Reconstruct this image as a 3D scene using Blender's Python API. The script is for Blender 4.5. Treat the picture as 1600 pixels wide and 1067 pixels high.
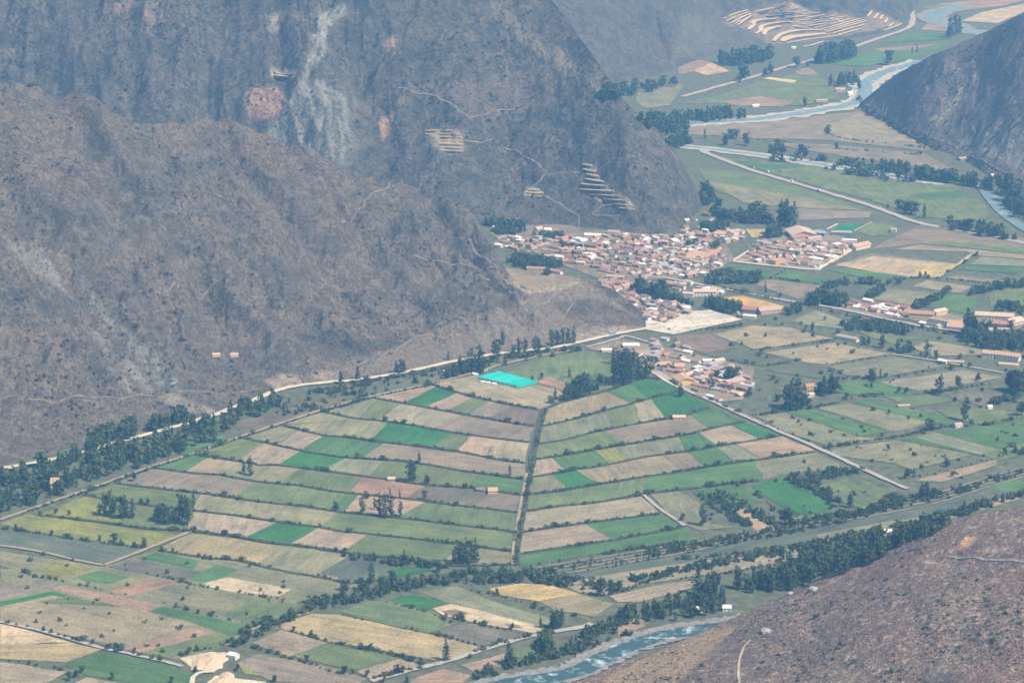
import bpy, math, random
import numpy as np
from mathutils import Vector
from mathutils.bvhtree import BVHTree

for _o in list(bpy.data.objects):
    bpy.data.objects.remove(_o)
SC = bpy.context.scene
COL = SC.collection

# ------------------------------------------------------------------ camera, sky, sun, exposure
CAM_H = 960.0                     # metres above the valley floor
PITCH = math.radians(15.0)
FOC = 3855.0                      # focal length in units of the photograph's pixels (1600 wide)
cam = bpy.data.cameras.new('camera')
cam.sensor_width = 36.0
cam.lens = FOC / 1600.0 * 36.0
cam.clip_start = 5.0
cam.clip_end = 60000.0
cam_o = bpy.data.objects.new('camera', cam)
COL.objects.link(cam_o)
cam_o.location = (0, 0, CAM_H)
cam_o.rotation_euler = (math.pi / 2 - PITCH, 0, 0)
SC.camera = cam_o

SUN_DIR = Vector((0.55, -0.38, 0.86)).normalized()      # towards the sun: high, from behind the viewer and a little to the right
W = bpy.data.worlds.new('World')
SC.world = W
W.use_nodes = True
wn = W.node_tree.nodes
wl = W.node_tree.links
for n in list(wn):
    wn.remove(n)
wout = wn.new('ShaderNodeOutputWorld')
wbg = wn.new('ShaderNodeBackground')
wsky = wn.new('ShaderNodeTexSky')
wsky.sky_type = 'NISHITA'
wsky.sun_disc = False
wsky.sun_elevation = math.asin(SUN_DIR.z)
wsky.sun_rotation = math.atan2(SUN_DIR.x, SUN_DIR.y)
wsky.altitude = 2800
wsky.dust_density = 2.0
wbg.inputs['Strength'].default_value = 0.11
wl.new(wsky.outputs[0], wbg.inputs[0])
wl.new(wbg.outputs[0], wout.inputs[0])

sun = bpy.data.lights.new('sun', 'SUN')
sun.energy = 4.0
sun.angle = math.radians(1.0)
sun.color = (1.0, 0.95, 0.86)
sun_o = bpy.data.objects.new('sun', sun)
COL.objects.link(sun_o)
sun_o.location = (0, 2000, 3000)
sun_o.rotation_euler = (-SUN_DIR).to_track_quat('-Z', 'Y').to_euler()

SC.view_settings.view_transform = 'Standard'
SC.view_settings.look = 'None'
SC.view_settings.gamma = 1.0
SC.view_settings.exposure = 0.44
SC.view_settings.use_curve_mapping = False
SC.render.engine = 'CYCLES'
SC.cycles.use_denoising = True
SC.cycles.max_bounces = 4
SC.cycles.diffuse_bounces = 2
SC.cycles.glossy_bounces = 2
SC.cycles.transmission_bounces = 2
SC.cycles.volume_bounces = 1
SC.cycles.caustics_reflective = False
SC.cycles.caustics_refractive = False

# ------------------------------------------------------------------ where a sight line meets the place
CP, SP = math.cos(PITCH), math.sin(PITCH)


def ray(x, y):
    r = (x - 800.0) / FOC
    u = (533.5 - y) / FOC
    return Vector((r, CP + u * SP, -SP + u * CP))


def ground(x, y, z=0.0):
    d = ray(x, y)
    t = (z - CAM_H) / d.z
    return Vector((d.x * t, d.y * t, z))


def pix(p):
    v = Vector(p) - Vector((0, 0, CAM_H))
    dep = v.y * CP - v.z * SP
    up = v.y * SP + v.z * CP
    return 800.0 + FOC * v.x / dep, 533.5 - FOC * up / dep


TILE = {'A': (0, 0), 'B': (530, 0), 'C': (1060, 0), 'D': (0, 350), 'E': (530, 350), 'F': (1060, 350),
        'G': (0, 707), 'H': (530, 707), 'I': (1060, 707)}
S3 = 1600 / 540.0


def T(tile, pts):
    """surveyed points: list of (x, y) in an enlargement -> picture points"""
    if tile is None:
        return list(pts)
    if isinstance(tile, str):
        ox, oy = TILE[tile]
        s = S3
    else:
        ox, oy, s = tile
    return [(ox + a / s, oy + b / s) for a, b in pts]


K740 = (740, 320, 5.926)
K980 = (980, 320, 5.926)
K1230 = (1230, 320, 5.926)
K890 = (890, 480, 5.926)
K1130 = (1130, 320, 5.926)
KT = (1110, 0, 4.848)
KC = (720, 540, 8.889)
KJ = (1300, 430, 5.333)

rng = random.Random(7)
nrs = np.random.RandomState(11)

# ------------------------------------------------------------------ numpy noise
_perm = np.random.RandomState(5).permutation(4096)


def _hash(ix, iy, seed):
    return _perm[(_perm[(ix + seed * 131) & 4095] + iy) & 4095] / 4095.0


def vnoise(x, y, seed=0):
    ix = np.floor(x).astype(int)
    iy = np.floor(y).astype(int)
    fx = x - ix
    fy = y - iy
    fx = fx * fx * fx * (fx * (fx * 6 - 15) + 10)
    fy = fy * fy * fy * (fy * (fy * 6 - 15) + 10)
    a = _hash(ix, iy, seed)
    b = _hash(ix + 1, iy, seed)
    c = _hash(ix, iy + 1, seed)
    d = _hash(ix + 1, iy + 1, seed)
    return (a * (1 - fx) + b * fx) * (1 - fy) + (c * (1 - fx) + d * fx) * fy - 0.5


def fbm(x, y, octv=5, seed=0, gain=0.5, lac=2.03):
    s = np.zeros_like(np.asarray(x, float))
    a = 1.0
    for i in range(octv):
        s += a * vnoise(x, y, seed + i)
        x = x * lac + 17.3
        y = y * lac - 9.1
        a *= gain
    return s


def ridged(x, y, octv=4, seed=0):
    s = np.zeros_like(np.asarray(x, float))
    a = 1.0
    for i in range(octv):
        s += a * (1.0 - np.abs(vnoise(x, y, seed + i)) * 4.0)
        x = x * 2.1 + 3.3
        y = y * 2.1 + 7.7
        a *= 0.5
    return s


# ------------------------------------------------------------------ objects
def link(o):
    COL.objects.link(o)
    return o


def mesh_obj(name, verts, faces, mat, parent=None, smooth=False, kind=None, label=None, cat=None, group=None, mats=None, fmat=None):
    me = bpy.data.meshes.new(name)
    me.from_pydata([tuple(v) for v in verts], [], faces)
    if mats:
        for m in mats:
            me.materials.append(m)
        if fmat is not None:
            me.polygons.foreach_set('material_index', fmat)
    elif mat:
        me.materials.append(mat)
    if smooth:
        me.polygons.foreach_set('use_smooth', [True] * len(me.polygons))
    me.update()
    o = bpy.data.objects.new(name, me)
    link(o)
    if parent:
        o.parent = parent
    props(o, label, cat, group, kind)
    return o


def props(o, label=None, cat=None, group=None, kind=None):
    if label:
        o['label'] = label
    if cat:
        o['category'] = cat
    if group:
        o['group'] = group
    if kind:
        o['kind'] = kind
    return o


def empty(name, loc, rz=0.0, label=None, cat=None, group=None, kind=None):
    o = bpy.data.objects.new(name, None)
    link(o)
    o.location = loc
    o.rotation_euler = (0, 0, rz)
    o.empty_display_size = 1.0
    return props(o, label, cat, group, kind)


def inst(name, me, parent, loc=(0, 0, 0), rz=0.0, scale=(1, 1, 1), color=None):
    o = bpy.data.objects.new(name, me)
    link(o)
    o.parent = parent
    o.location = loc
    o.rotation_euler = (0, 0, rz)
    o.scale = scale
    if color:
        o.color = (*color, 1)
    return o


# ------------------------------------------------------------------ materials
def new_mat(name):
    m = bpy.data.materials.new(name)
    m.use_nodes = True
    nt = m.node_tree
    for n in list(nt.nodes):
        nt.nodes.remove(n)
    out = nt.nodes.new('ShaderNodeOutputMaterial')
    b = nt.nodes.new('ShaderNodeBsdfPrincipled')
    b.inputs['Roughness'].default_value = 0.9
    b.inputs['Specular IOR Level'].default_value = 0.15
    nt.links.new(b.outputs[0], out.inputs[0])
    return m, nt, b


def nd(nt, typ, **kw):
    n = nt.nodes.new(typ)
    for k, v in kw.items():
        setattr(n, k, v)
    return n


def noise_node(nt, vec, scale, detail=4.0, rough=0.55):
    n = nd(nt, 'ShaderNodeTexNoise')
    n.inputs['Scale'].default_value = scale
    n.inputs['Detail'].default_value = detail
    n.inputs['Roughness'].default_value = rough
    if vec is not None:
        nt.links.new(vec, n.inputs['Vector'])
    return n


def ramp(nt, fac, stops, interp='LINEAR'):
    r = nd(nt, 'ShaderNodeValToRGB')
    r.color_ramp.interpolation = interp
    els = r.color_ramp.elements
    while len(els) < len(stops):
        els.new(0.5)
    for e, (p, c) in zip(els, stops):
        e.position = p
        e.color = (*c, 1) if len(c) == 3 else c
    nt.links.new(fac, r.inputs[0])
    return r


def mix(nt, fac, a, b, blend='MIX'):
    m = nd(nt, 'ShaderNodeMix', data_type='RGBA', blend_type=blend)
    for val, idx in ((fac, 0), (a, 6), (b, 7)):
        if isinstance(val, (int, float)):
            m.inputs[idx].default_value = val
        elif isinstance(val, tuple):
            m.inputs[idx].default_value = (*val, 1) if len(val) == 3 else val
        else:
            nt.links.new(val, m.inputs[idx])
    return m.outputs[2]


def math_node(nt, op, a, b=None, c=None):
    m = nd(nt, 'ShaderNodeMath', operation=op)
    for i, v in enumerate((a, b, c)):
        if v is None:
            continue
        if isinstance(v, (int, float)):
            m.inputs[i].default_value = v
        else:
            nt.links.new(v, m.inputs[i])
    return m.outputs[0]


def bump(nt, bsdf, height, strength=0.5, dist=1.0):
    b = nd(nt, 'ShaderNodeBump')
    b.inputs['Strength'].default_value = strength
    b.inputs['Distance'].default_value = dist
    nt.links.new(height, b.inputs['Height'])
    nt.links.new(b.outputs[0], bsdf.inputs['Normal'])


def geo_pos(nt):
    return nd(nt, 'ShaderNodeNewGeometry').outputs['Position']


def hill_material(name, dark, mid, light, warm, scrub=0.055, speck=0.22, con=1.0, bushy=0.6):
    """dry scrub hillside: soil, dead grass and low bushes at several scales; 'soil' attribute marks bare ground"""
    m, nt, b = new_mat(name)
    pos = geo_pos(nt)
    big = noise_node(nt, pos, 0.006, 5, 0.6)
    med = noise_node(nt, pos, 0.03, 5, 0.65)
    fine = noise_node(nt, pos, scrub, 6, 0.75)
    sp = noise_node(nt, pos, speck, 4, 0.75)
    c1 = ramp(nt, big.outputs[0], [(0.36, mid), (0.5, tuple(0.5 * (p + q) for p, q in zip(mid, warm))), (0.64, warm)])
    patch = noise_node(nt, pos, 0.011, 5, 0.62)
    c1 = mix(nt, 1.0, c1.outputs[0], ramp(nt, patch.outputs[0], [(0.34, (0.62, 0.66, 0.70)), (0.47, (1, 1, 1)), (0.66, (1.28, 1.24, 1.18))]).outputs[0], 'MULTIPLY')
    c2 = mix(nt, ramp(nt, med.outputs[0], [(0.40, (0, 0, 0)), (0.64, (0.6, 0.6, 0.6))]).outputs[0], c1, light)
    bush = ramp(nt, fine.outputs[0], [(0.44, (1, 1, 1)), (0.56, (0, 0, 0))])
    c3 = mix(nt, math_node(nt, 'MULTIPLY', bush.outputs[0], bushy), c2, dark)
    spk = ramp(nt, sp.outputs[0], [(0.36, (1 - 0.45 * con ** .4,) * 3), (0.5, (1, 1, 1)), (0.64, tuple(1 + k * con for k in (0.45, 0.42, 0.38)))])
    c4 = mix(nt, 1.0, c3, spk.outputs[0], 'MULTIPLY')
    at = nd(nt, 'ShaderNodeAttribute', attribute_name='soil')
    s2 = noise_node(nt, pos, 0.12, 5, 0.7)
    fac = math_node(nt, 'MULTIPLY', at.outputs['Alpha'],
                    ramp(nt, s2.outputs[0], [(0.30, (0.35, 0.35, 0.35)), (0.52, (1, 1, 1))]).outputs[0])
    soil = mix(nt, 1.0, at.outputs['Color'], spk.outputs[0], 'MULTIPLY')
    c5 = mix(nt, fac, c4, soil)
    nt.links.new(c5, b.inputs['Base Color'])
    hsum = math_node(nt, 'ADD', math_node(nt, 'MULTIPLY', bush.outputs[0], 1.2), math_node(nt, 'MULTIPLY', sp.outputs[0], 1.5))
    bump(nt, b, math_node(nt, 'ADD', hsum, math_node(nt, 'MULTIPLY', med.outputs[0], 10.0)), 0.8, 1.0)
    return m


def field_material():
    """crop land; each field's own colour is the object colour, rows follow the field's long side (UV)"""
    m, nt, b = new_mat('field_soil')
    oi = nd(nt, 'ShaderNodeObjectInfo')
    pos = geo_pos(nt)
    n1 = noise_node(nt, pos, 0.02, 4, 0.6)
    n2 = noise_node(nt, pos, 0.30, 6, 0.8)
    v1 = ramp(nt, n1.outputs[0], [(0.3, (0.74, 0.78, 0.78)), (0.7, (1.24, 1.20, 1.14))])
    v2 = ramp(nt, n2.outputs[0], [(0.30, (0.50, 0.52, 0.52)), (0.5, (1, 1, 1)), (0.70, (1.50, 1.47, 1.42))])
    c = mix(nt, 1.0, oi.outputs['Color'], v1.outputs[0], 'MULTIPLY')
    c = mix(nt, 1.0, c, v2.outputs[0], 'MULTIPLY')
    # plough and crop rows, 5 m apart, broken up
    uv = nd(nt, 'ShaderNodeUVMap', uv_map='rows')
    sep = nd(nt, 'ShaderNodeSeparateXYZ')
    nt.links.new(uv.outputs[0], sep.inputs[0])
    row = math_node(nt, 'SINE', math_node(nt, 'MULTIPLY', sep.outputs[1], 2 * math.pi / 5.0))
    rown = noise_node(nt, uv.outputs[0], 0.03, 2, 0.5)
    rowf = math_node(nt, 'MULTIPLY', math_node(nt, 'ADD', math_node(nt, 'MULTIPLY', row, 0.5), 0.5),
                     ramp(nt, rown.outputs[0], [(0.42, (0, 0, 0)), (0.6, (0.30, 0.30, 0.30))]).outputs[0])
    c = mix(nt, rowf, c, mix(nt, 1.0, c, (0.62, 0.66, 0.60), 'MULTIPLY'))
    # long soft bands along the rows: wet and dry, sown and bare
    mp = nd(nt, 'ShaderNodeMapping')
    mp.inputs['Scale'].default_value = (0.012, 0.11, 1)
    nt.links.new(uv.outputs[0], mp.inputs['Vector'])
    oi2 = nd(nt, 'ShaderNodeVectorMath', operation='ADD')
    cmb = nd(nt, 'ShaderNodeCombineXYZ')
    nt.links.new(math_node(nt, 'MULTIPLY', oi.outputs['Random'], 50.0), cmb.inputs[0])
    nt.links.new(mp.outputs[0], oi2.inputs[0])
    nt.links.new(cmb.outputs[0], oi2.inputs[1])
    bn = noise_node(nt, oi2.outputs[0], 1.0, 4, 0.65)
    c = mix(nt, 1.0, c, ramp(nt, bn.outputs[0], [(0.32, (0.70, 0.76, 0.74)), (0.5, (1, 1, 1)), (0.68, (1.22, 1.16, 1.10))]).outputs[0], 'MULTIPLY')
    # weeds: greener blotches
    n3 = noise_node(nt, pos, 0.045, 5, 0.7)
    c = mix(nt, ramp(nt, n3.outputs[0], [(0.52, (0, 0, 0)), (0.70, (0.5, 0.5, 0.5))]).outputs[0], c, (0.085, 0.12, 0.055))
    nt.links.new(c, b.inputs['Base Color'])
    bump(nt, b, n2.outputs[0], 0.5, 0.6)
    return m


def plain_material(name, col, var=0.25, scale=0.15, rough=0.9, spec=0.15, object_colour=False):
    m, nt, b = new_mat(name)
    pos = geo_pos(nt)
    n = noise_node(nt, pos, scale, 5, 0.7)
    v = ramp(nt, n.outputs[0], [(0.3, (1 - var,) * 3), (0.7, (1 + var,) * 3)])
    if object_colour:
        base = nd(nt, 'ShaderNodeObjectInfo').outputs['Color']
    else:
        base = col
    c = mix(nt, 1.0, base, v.outputs[0], 'MULTIPLY')
    nt.links.new(c, b.inputs['Base Color'])
    b.inputs['Roughness'].default_value = rough
    b.inputs['Specular IOR Level'].default_value = spec
    return m


def leaf_material(name, a, bcol):
    m, nt, b = new_mat(name)
    oi = nd(nt, 'ShaderNodeObjectInfo')
    pos = geo_pos(nt)
    n = noise_node(nt, pos, 0.10, 3, 0.6)
    n2 = noise_node(nt, pos, 0.9, 2, 0.6)
    f = math_node(nt, 'ADD', math_node(nt, 'MULTIPLY', n.outputs[0], 0.7), math_node(nt, 'MULTIPLY', oi.outputs['Random'], 0.3))
    c = ramp(nt, f, [(0.25, a), (0.7, bcol)])
    v = ramp(nt, n2.outputs[0], [(0.3, (0.6, 0.6, 0.6)), (0.7, (1.35, 1.35, 1.3))])
    cc = mix(nt, 1.0, c.outputs[0], v.outputs[0], 'MULTIPLY')
    nt.links.new(cc, b.inputs['Base Color'])
    b.inputs['Roughness'].default_value = 0.75
    return m


def water_material(name, deep, lo, hi, f0):
    m, nt, b = new_mat(name)
    pos = geo_pos(nt)
    n = noise_node(nt, pos, 0.05, 6, 0.7)
    n2 = noise_node(nt, pos, 0.35, 5, 0.7)
    foam = ramp(nt, n.outputs[0], [(f0, (0, 0, 0)), (f0 + 0.14, (0.9, 0.9, 0.9))])
    c = mix(nt, 0.5, deep, ramp(nt, n2.outputs[0], [(0.3, lo), (0.7, hi)]).outputs[0])
    c = mix(nt, foam.outputs[0], c, (0.62, 0.70, 0.70))
    nt.links.new(c, b.inputs['Base Color'])
    b.inputs['Roughness'].default_value = 0.35
    b.inputs['Specular IOR Level'].default_value = 0.4
    bump(nt, b, n2.outputs[0], 0.4, 0.4)
    return m


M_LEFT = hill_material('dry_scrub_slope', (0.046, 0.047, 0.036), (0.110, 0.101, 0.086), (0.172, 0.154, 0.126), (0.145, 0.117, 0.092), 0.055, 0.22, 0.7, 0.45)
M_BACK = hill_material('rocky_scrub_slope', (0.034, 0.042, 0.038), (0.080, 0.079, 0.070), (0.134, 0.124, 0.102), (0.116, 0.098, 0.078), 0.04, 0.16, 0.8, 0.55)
M_NEAR = hill_material('near_scrub_slope', (0.080, 0.062, 0.050), (0.255, 0.195, 0.155), (0.430, 0.350, 0.270), (0.310, 0.212, 0.160), 0.15, 0.42, 1.7, 0.6)
M_FIELD = field_material()
M_GROUND = plain_material('valley_ground', (0.125, 0.140, 0.085), 0.45, 0.08)
M_VERGE = plain_material('rough_grass', (0.085, 0.095, 0.055), 0.4, 0.2)
M_ROADPALE = plain_material('pale_dirt_road', (0.62, 0.54, 0.42), 0.15, 0.2)
M_ROADGREY = plain_material('grey_road', (0.42, 0.38, 0.34), 0.15, 0.2)
M_PATH = plain_material('dirt_path', (0.36, 0.28, 0.20), 0.2, 0.2)
M_HILLPATH = plain_material('hill_path', (0.21, 0.18, 0.15), 0.35, 0.1)
M_GRAVEL = plain_material('river_gravel', (0.27, 0.255, 0.235), 0.5, 0.25)
M_WATER = water_material('river_water', (0.17, 0.27, 0.28), (0.12, 0.21, 0.22), (0.30, 0.40, 0.40), 0.54)
M_RAPIDS = water_material('river_rapids', (0.034, 0.085, 0.088), (0.022, 0.062, 0.066), (0.10, 0.18, 0.175), 0.52)
M_LEAF = leaf_material('foliage', (0.014, 0.032, 0.014), (0.075, 0.115, 0.038))
M_LEAF2 = leaf_material('shrub_foliage', (0.030, 0.052, 0.020), (0.110, 0.145, 0.050))
M_SCRUB = leaf_material('scrub_foliage', (0.045, 0.045, 0.030), (0.10, 0.088, 0.065))
M_BARK = plain_material('bark', (0.16, 0.12, 0.09), 0.3, 1.0)
M_OBJ = plain_material('painted_wall', None, 0.14, 0.35, 0.85, 0.2, True)
M_ROOF = plain_material('roof_covering', None, 0.28, 0.5, 0.8, 0.25, True)
M_DARK = plain_material('dark_opening', (0.035, 0.035, 0.04), 0.1, 1.0)
M_TERR = plain_material('terrace_soil', (0.62, 0.48, 0.33), 0.15, 0.08)
M_TERRWALL = plain_material('terrace_stone', (0.12, 0.11, 0.09), 0.35, 0.4)

# ------------------------------------------------------------------ the ground sheet
def make_ground():
    mesh_obj('ground', [(-14000, -2000, 0), (14000, -2000, 0), (14000, 24000, 0), (-14000, 24000, 0)], [(0, 1, 2, 3)], M_GROUND,
             kind='structure', label='flat grey-green valley floor between the fields')


make_ground()

# ------------------------------------------------------------------ hills, lofted from their foot to their crest
TERR_V, TERR_F = [], []


def crom(pts, n):
    """Catmull-Rom through the points, n samples"""
    p = np.array([list(q) for q in pts], float)
    k = len(p)
    t = np.linspace(0, k - 1, n)
    i = np.minimum(t.astype(int), k - 2)
    f = (t - i)[:, None]
    p0 = p[np.maximum(i - 1, 0)]
    p1 = p[i]
    p2 = p[i + 1]
    p3 = p[np.minimum(i + 2, k - 1)]
    return 0.5 * (2 * p1 + (p2 - p0) * f + (2 * p0 - 5 * p1 + 4 * p2 - p3) * f * f + (3 * p1 - p0 - 3 * p2 + p3) * f ** 3)


def crest_pt(b, r, s):
    B = ground(*b)
    d = ray(*r)
    d = d / d.y
    Y = (CAM_H + s * B.y) / (s - d.z)
    return Vector((d.x * Y, Y, CAM_H + d.z * Y))


def in_poly(px, py, poly):
    c = np.zeros(px.shape, bool)
    n = len(poly)
    j = n - 1
    for i in range(n):
        xi, yi = poly[i]
        xj, yj = poly[j]
        cond = ((yi > py) != (yj > py))
        with np.errstate(divide='ignore', invalid='ignore'):
            xx = (xj - xi) * (py - yi) / (yj - yi + 1e-12) + xi
        c ^= cond & (px < xx)
        j = i
    return c


def np_pix(P):
    x = P[..., 0]
    y = P[..., 1]
    z = P[..., 2] - CAM_H
    dep = y * CP - z * SP
    up = y * SP + z * CP
    return 800 + FOC * x / dep, 533.5 - FOC * up / dep


def grid_mesh(name, P, mat, label, soils, streak=None, feather=3):
    nv, nu = P.shape[:2]
    verts = P.reshape(-1, 3)
    idx = np.arange(nv * nu).reshape(nv, nu)
    f = np.stack([idx[:-1, :-1], idx[:-1, 1:], idx[1:, 1:], idx[1:, :-1]], -1).reshape(-1, 4)
    me = bpy.data.meshes.new(name)
    me.from_pydata(verts.tolist(), [], f.tolist())
    me.materials.append(mat)
    me.polygons.foreach_set('use_smooth', np.ones(len(f), bool))
    px, py = np_pix(verts)
    # ragged outline for the bare ground
    jx = fbm(verts[:, 0] * 0.02, verts[:, 1] * 0.02, 4, 31) * 9
    jy = fbm(verts[:, 0] * 0.02, verts[:, 1] * 0.02, 4, 41) * 7
    col = np.zeros((len(verts), 4), np.float32)
    for poly, c, a in soils:
        k = in_poly(px + jx, py + jy, poly)
        col[k, :3] = c
        col[k, 3] = a if (streak is None or a >= 0.9) else a * streak.reshape(-1)[k]
    # feather the edges of the bare ground
    A3 = col[:, 3].reshape(nv, nu)
    C3 = (col[:, :3] * col[:, 3:4]).reshape(nv, nu, 3)
    for _ in range(feather):
        for ax in (0, 1):
            A3 = (np.roll(A3, 1, ax) + 2 * A3 + np.roll(A3, -1, ax)) / 4
            C3 = (np.roll(C3, 1, ax) + 2 * C3 + np.roll(C3, -1, ax)) / 4
    col[:, 3] = A3.reshape(-1)
    col[:, :3] = (C3 / np.maximum(A3, 1e-4)[..., None]).reshape(-1, 3)
    at = me.color_attributes.new('soil', 'FLOAT_COLOR', 'POINT')
    at.data.foreach_set('color', col.reshape(-1))
    me.update()
    o = bpy.data.objects.new(name, me)
    link(o)
    props(o, label=label, kind='structure')
    base = len(TERR_V)
    TERR_V.extend(verts.tolist())
    TERR_F.extend((f + base).tolist())
    return o


def hill(name, label, base, crest, slope, mat, nu, nv, soils=(), ribs=18.0, rib_amp=10.0, rough=10.0, seed=0, gully=None, warp=0.15, toe=1.12, calm=None):
    B = crom([ground(*b) for b in base], nu)
    if not isinstance(slope, (list, tuple)):
        slope = [slope] * len(base)
    R = crom([crest_pt(b, r, s) for b, r, s in zip(base, crest, slope)], nu)
    nb = max(10, nv // 5)
    v = np.concatenate([np.linspace(0, 1, nv), 1 + np.linspace(0, 0.75, nb + 1)[1:]])
    V = v[:, None]
    P = np.zeros((len(v), nu, 3))
    P[..., :2] = B[None, :, :2] + (R - B)[None, :, :2] * V[..., None]
    front = np.minimum(V, 1.0) ** toe
    back = np.clip((V - 1) / 0.72, 0, 1)
    prof = front * (1 - back ** 1.25 * 1.04)
    P[..., 2] = R[None, :, 2] * prof
    # fall-line ribs and gullies plus fractal roughness, fading at the foot and (partly) at the crest
    seg = np.linalg.norm(np.diff(B[:, :2], axis=0), axis=1)
    s = np.concatenate([[0], np.cumsum(seg)])[None, :]
    hz = np.maximum(R[None, :, 2], 5)
    fade = np.clip(V * 5, 0, 1) * np.clip(1.0 - 0.75 * np.clip((V - 0.8) / 0.2, 0, 1), 0.25, 1) * np.clip(hz / 120, 0.1, 1)
    ww = fbm(P[..., 0] * 0.004, P[..., 1] * 0.004, 3, seed + 3) * warp * 1000
    g = ridged((s + ww) / (ribs * 10), V * 0.8 + s * 0.0, 4, seed)
    soft = np.ones((1, nu))
    if calm:        # part of the slope that is rounded rather than ribbed
        soft = 1 - (1 - calm[2]) * np.clip((np.linspace(0, 1, nu)[None, :] - calm[0]) / (calm[1] - calm[0]), 0, 1)
    P[..., 2] += (g - 0.9) * rib_amp * fade * soft
    P[..., 2] += fbm(P[..., 0] * 0.006, P[..., 1] * 0.006, 6, seed + 9, 0.52) * rough * 2.4 * fade
    P[..., 2] += (ridged(P[..., 0] * 0.016, P[..., 1] * 0.016, 3, seed + 33) - 0.85) * rough * 0.42 * fade * soft
    P[..., 2] += fbm(P[..., 0] * 0.05, P[..., 1] * 0.05, 3, seed + 19) * 2.2 * np.clip(V * 8, 0, 1) * np.clip(hz / 60, 0, 1)
    if gully:
        for (u0, u1, wid, dep) in gully:
            uc = (u0 + (u1 - u0) * V) * nu
            uu = np.arange(nu)[None, :]
            P[..., 2] -= dep * np.exp(-((uu - uc) / (wid * nu)) ** 2) * np.clip(V * 3, 0, 1)
    P[..., 2] = np.maximum(P[..., 2], R[None, :, 2] * prof * 0.55)
    P[0, :, 2] -= 2.0
    P[-1, :, 2] = -4.0
    U_ = np.broadcast_to(s + ww * 0.5, P.shape[:2])
    st = fbm(U_ / 9.0, np.broadcast_to(V * 4.0, P.shape[:2]), 4, seed + 60, 0.65)
    st = np.clip(0.80 + st * 2.4, 0.25, 1.12)
    return grid_mesh(name, P, mat, label, soils, st)


GREYS = (0.225, 0.225, 0.20)
TANS = (0.50, 0.38, 0.24)
# --- the long hill on the left
soil_left = []
for pts, c, a in [
    # scree chute running down to the road
    ([(0, 20), (60, 80), (170, 150), (260, 270), (330, 340), (300, 330), (200, 270), (120, 190), (40, 90)], GREYS, 0.75),
    ([(340, 170), (420, 290), (480, 400), (560, 480), (640, 560), (720, 610), (820, 720), (800, 760), (730, 740), (640, 640), (560, 560), (480, 470), (400, 330)], GREYS, 0.92),
    ([(420, 470), (520, 580), (620, 660), (720, 770), (660, 770), (560, 690), (470, 590)], GREYS, 0.89),
    ([(150, 110), (230, 180), (290, 260), (250, 290), (180, 210)], GREYS, 0.89),
    ([(740, 770), (850, 790), (1000, 860), (960, 880), (840, 860), (760, 820)], (0.33, 0.29, 0.24), 0.7),
    ([(480, 640), (560, 700), (610, 780), (590, 790), (520, 710)], (0.34, 0.30, 0.25), 0.5),
    ([(1240, 720), (1300, 690), (1560, 690), (1600, 720), (1420, 740), (1290, 770)], (0.42, 0.34, 0.25), 0.6),
    ([(0, 440), (120, 470), (300, 540), (290, 610), (150, 600), (0, 580)], (0.19, 0.145, 0.11), 0.75),
]:
    soil_left.append((T('D', pts), c, a))
for pts, c, a in [
    # the apron below the nose of the hill
    ([(0, 660), (300, 560), (450, 480), (600, 430), (830, 360), (1020, 310), (1140, 260), (1220, 300), (1410, 450), (1200, 520), (900, 590), (600, 620), (60, 720)], (0.20, 0.168, 0.132), 0.9),
    ([(760, 250), (900, 230), (1100, 240), (1140, 265), (1020, 320), (880, 330), (800, 300)], (0.32, 0.27, 0.19), 0.92),
    ([(1000, 370), (1200, 350), (1400, 430), (1400, 480), (1180, 470), (1030, 430)], (0.14, 0.115, 0.10), 0.7),
    ([(1100, 490), (1200, 470), (1400, 480), (1260, 515), (1110, 550)], (0.42, 0.36, 0.26), 0.7),
]:
    soil_left.append((T('E', pts), c, a))
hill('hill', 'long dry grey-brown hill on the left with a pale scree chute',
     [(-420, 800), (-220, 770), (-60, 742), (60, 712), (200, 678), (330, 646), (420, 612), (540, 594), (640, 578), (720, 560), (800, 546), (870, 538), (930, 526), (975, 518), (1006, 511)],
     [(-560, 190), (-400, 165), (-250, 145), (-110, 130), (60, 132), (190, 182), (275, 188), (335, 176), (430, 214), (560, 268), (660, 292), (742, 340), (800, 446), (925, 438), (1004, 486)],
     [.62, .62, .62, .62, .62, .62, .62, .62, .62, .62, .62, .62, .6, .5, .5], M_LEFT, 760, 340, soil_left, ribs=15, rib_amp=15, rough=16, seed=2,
     gully=[(0.50, 0.325, 0.016, -12), (0.47, 0.30, 0.013, 16), (0.345, 0.20, 0.011, 14), (0.60, 0.50, 0.012, 12), (0.68, 0.60, 0.015, -14), (0.76, 0.72, 0.012, 10), (0.27, 0.16, 0.02, -16)])

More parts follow.
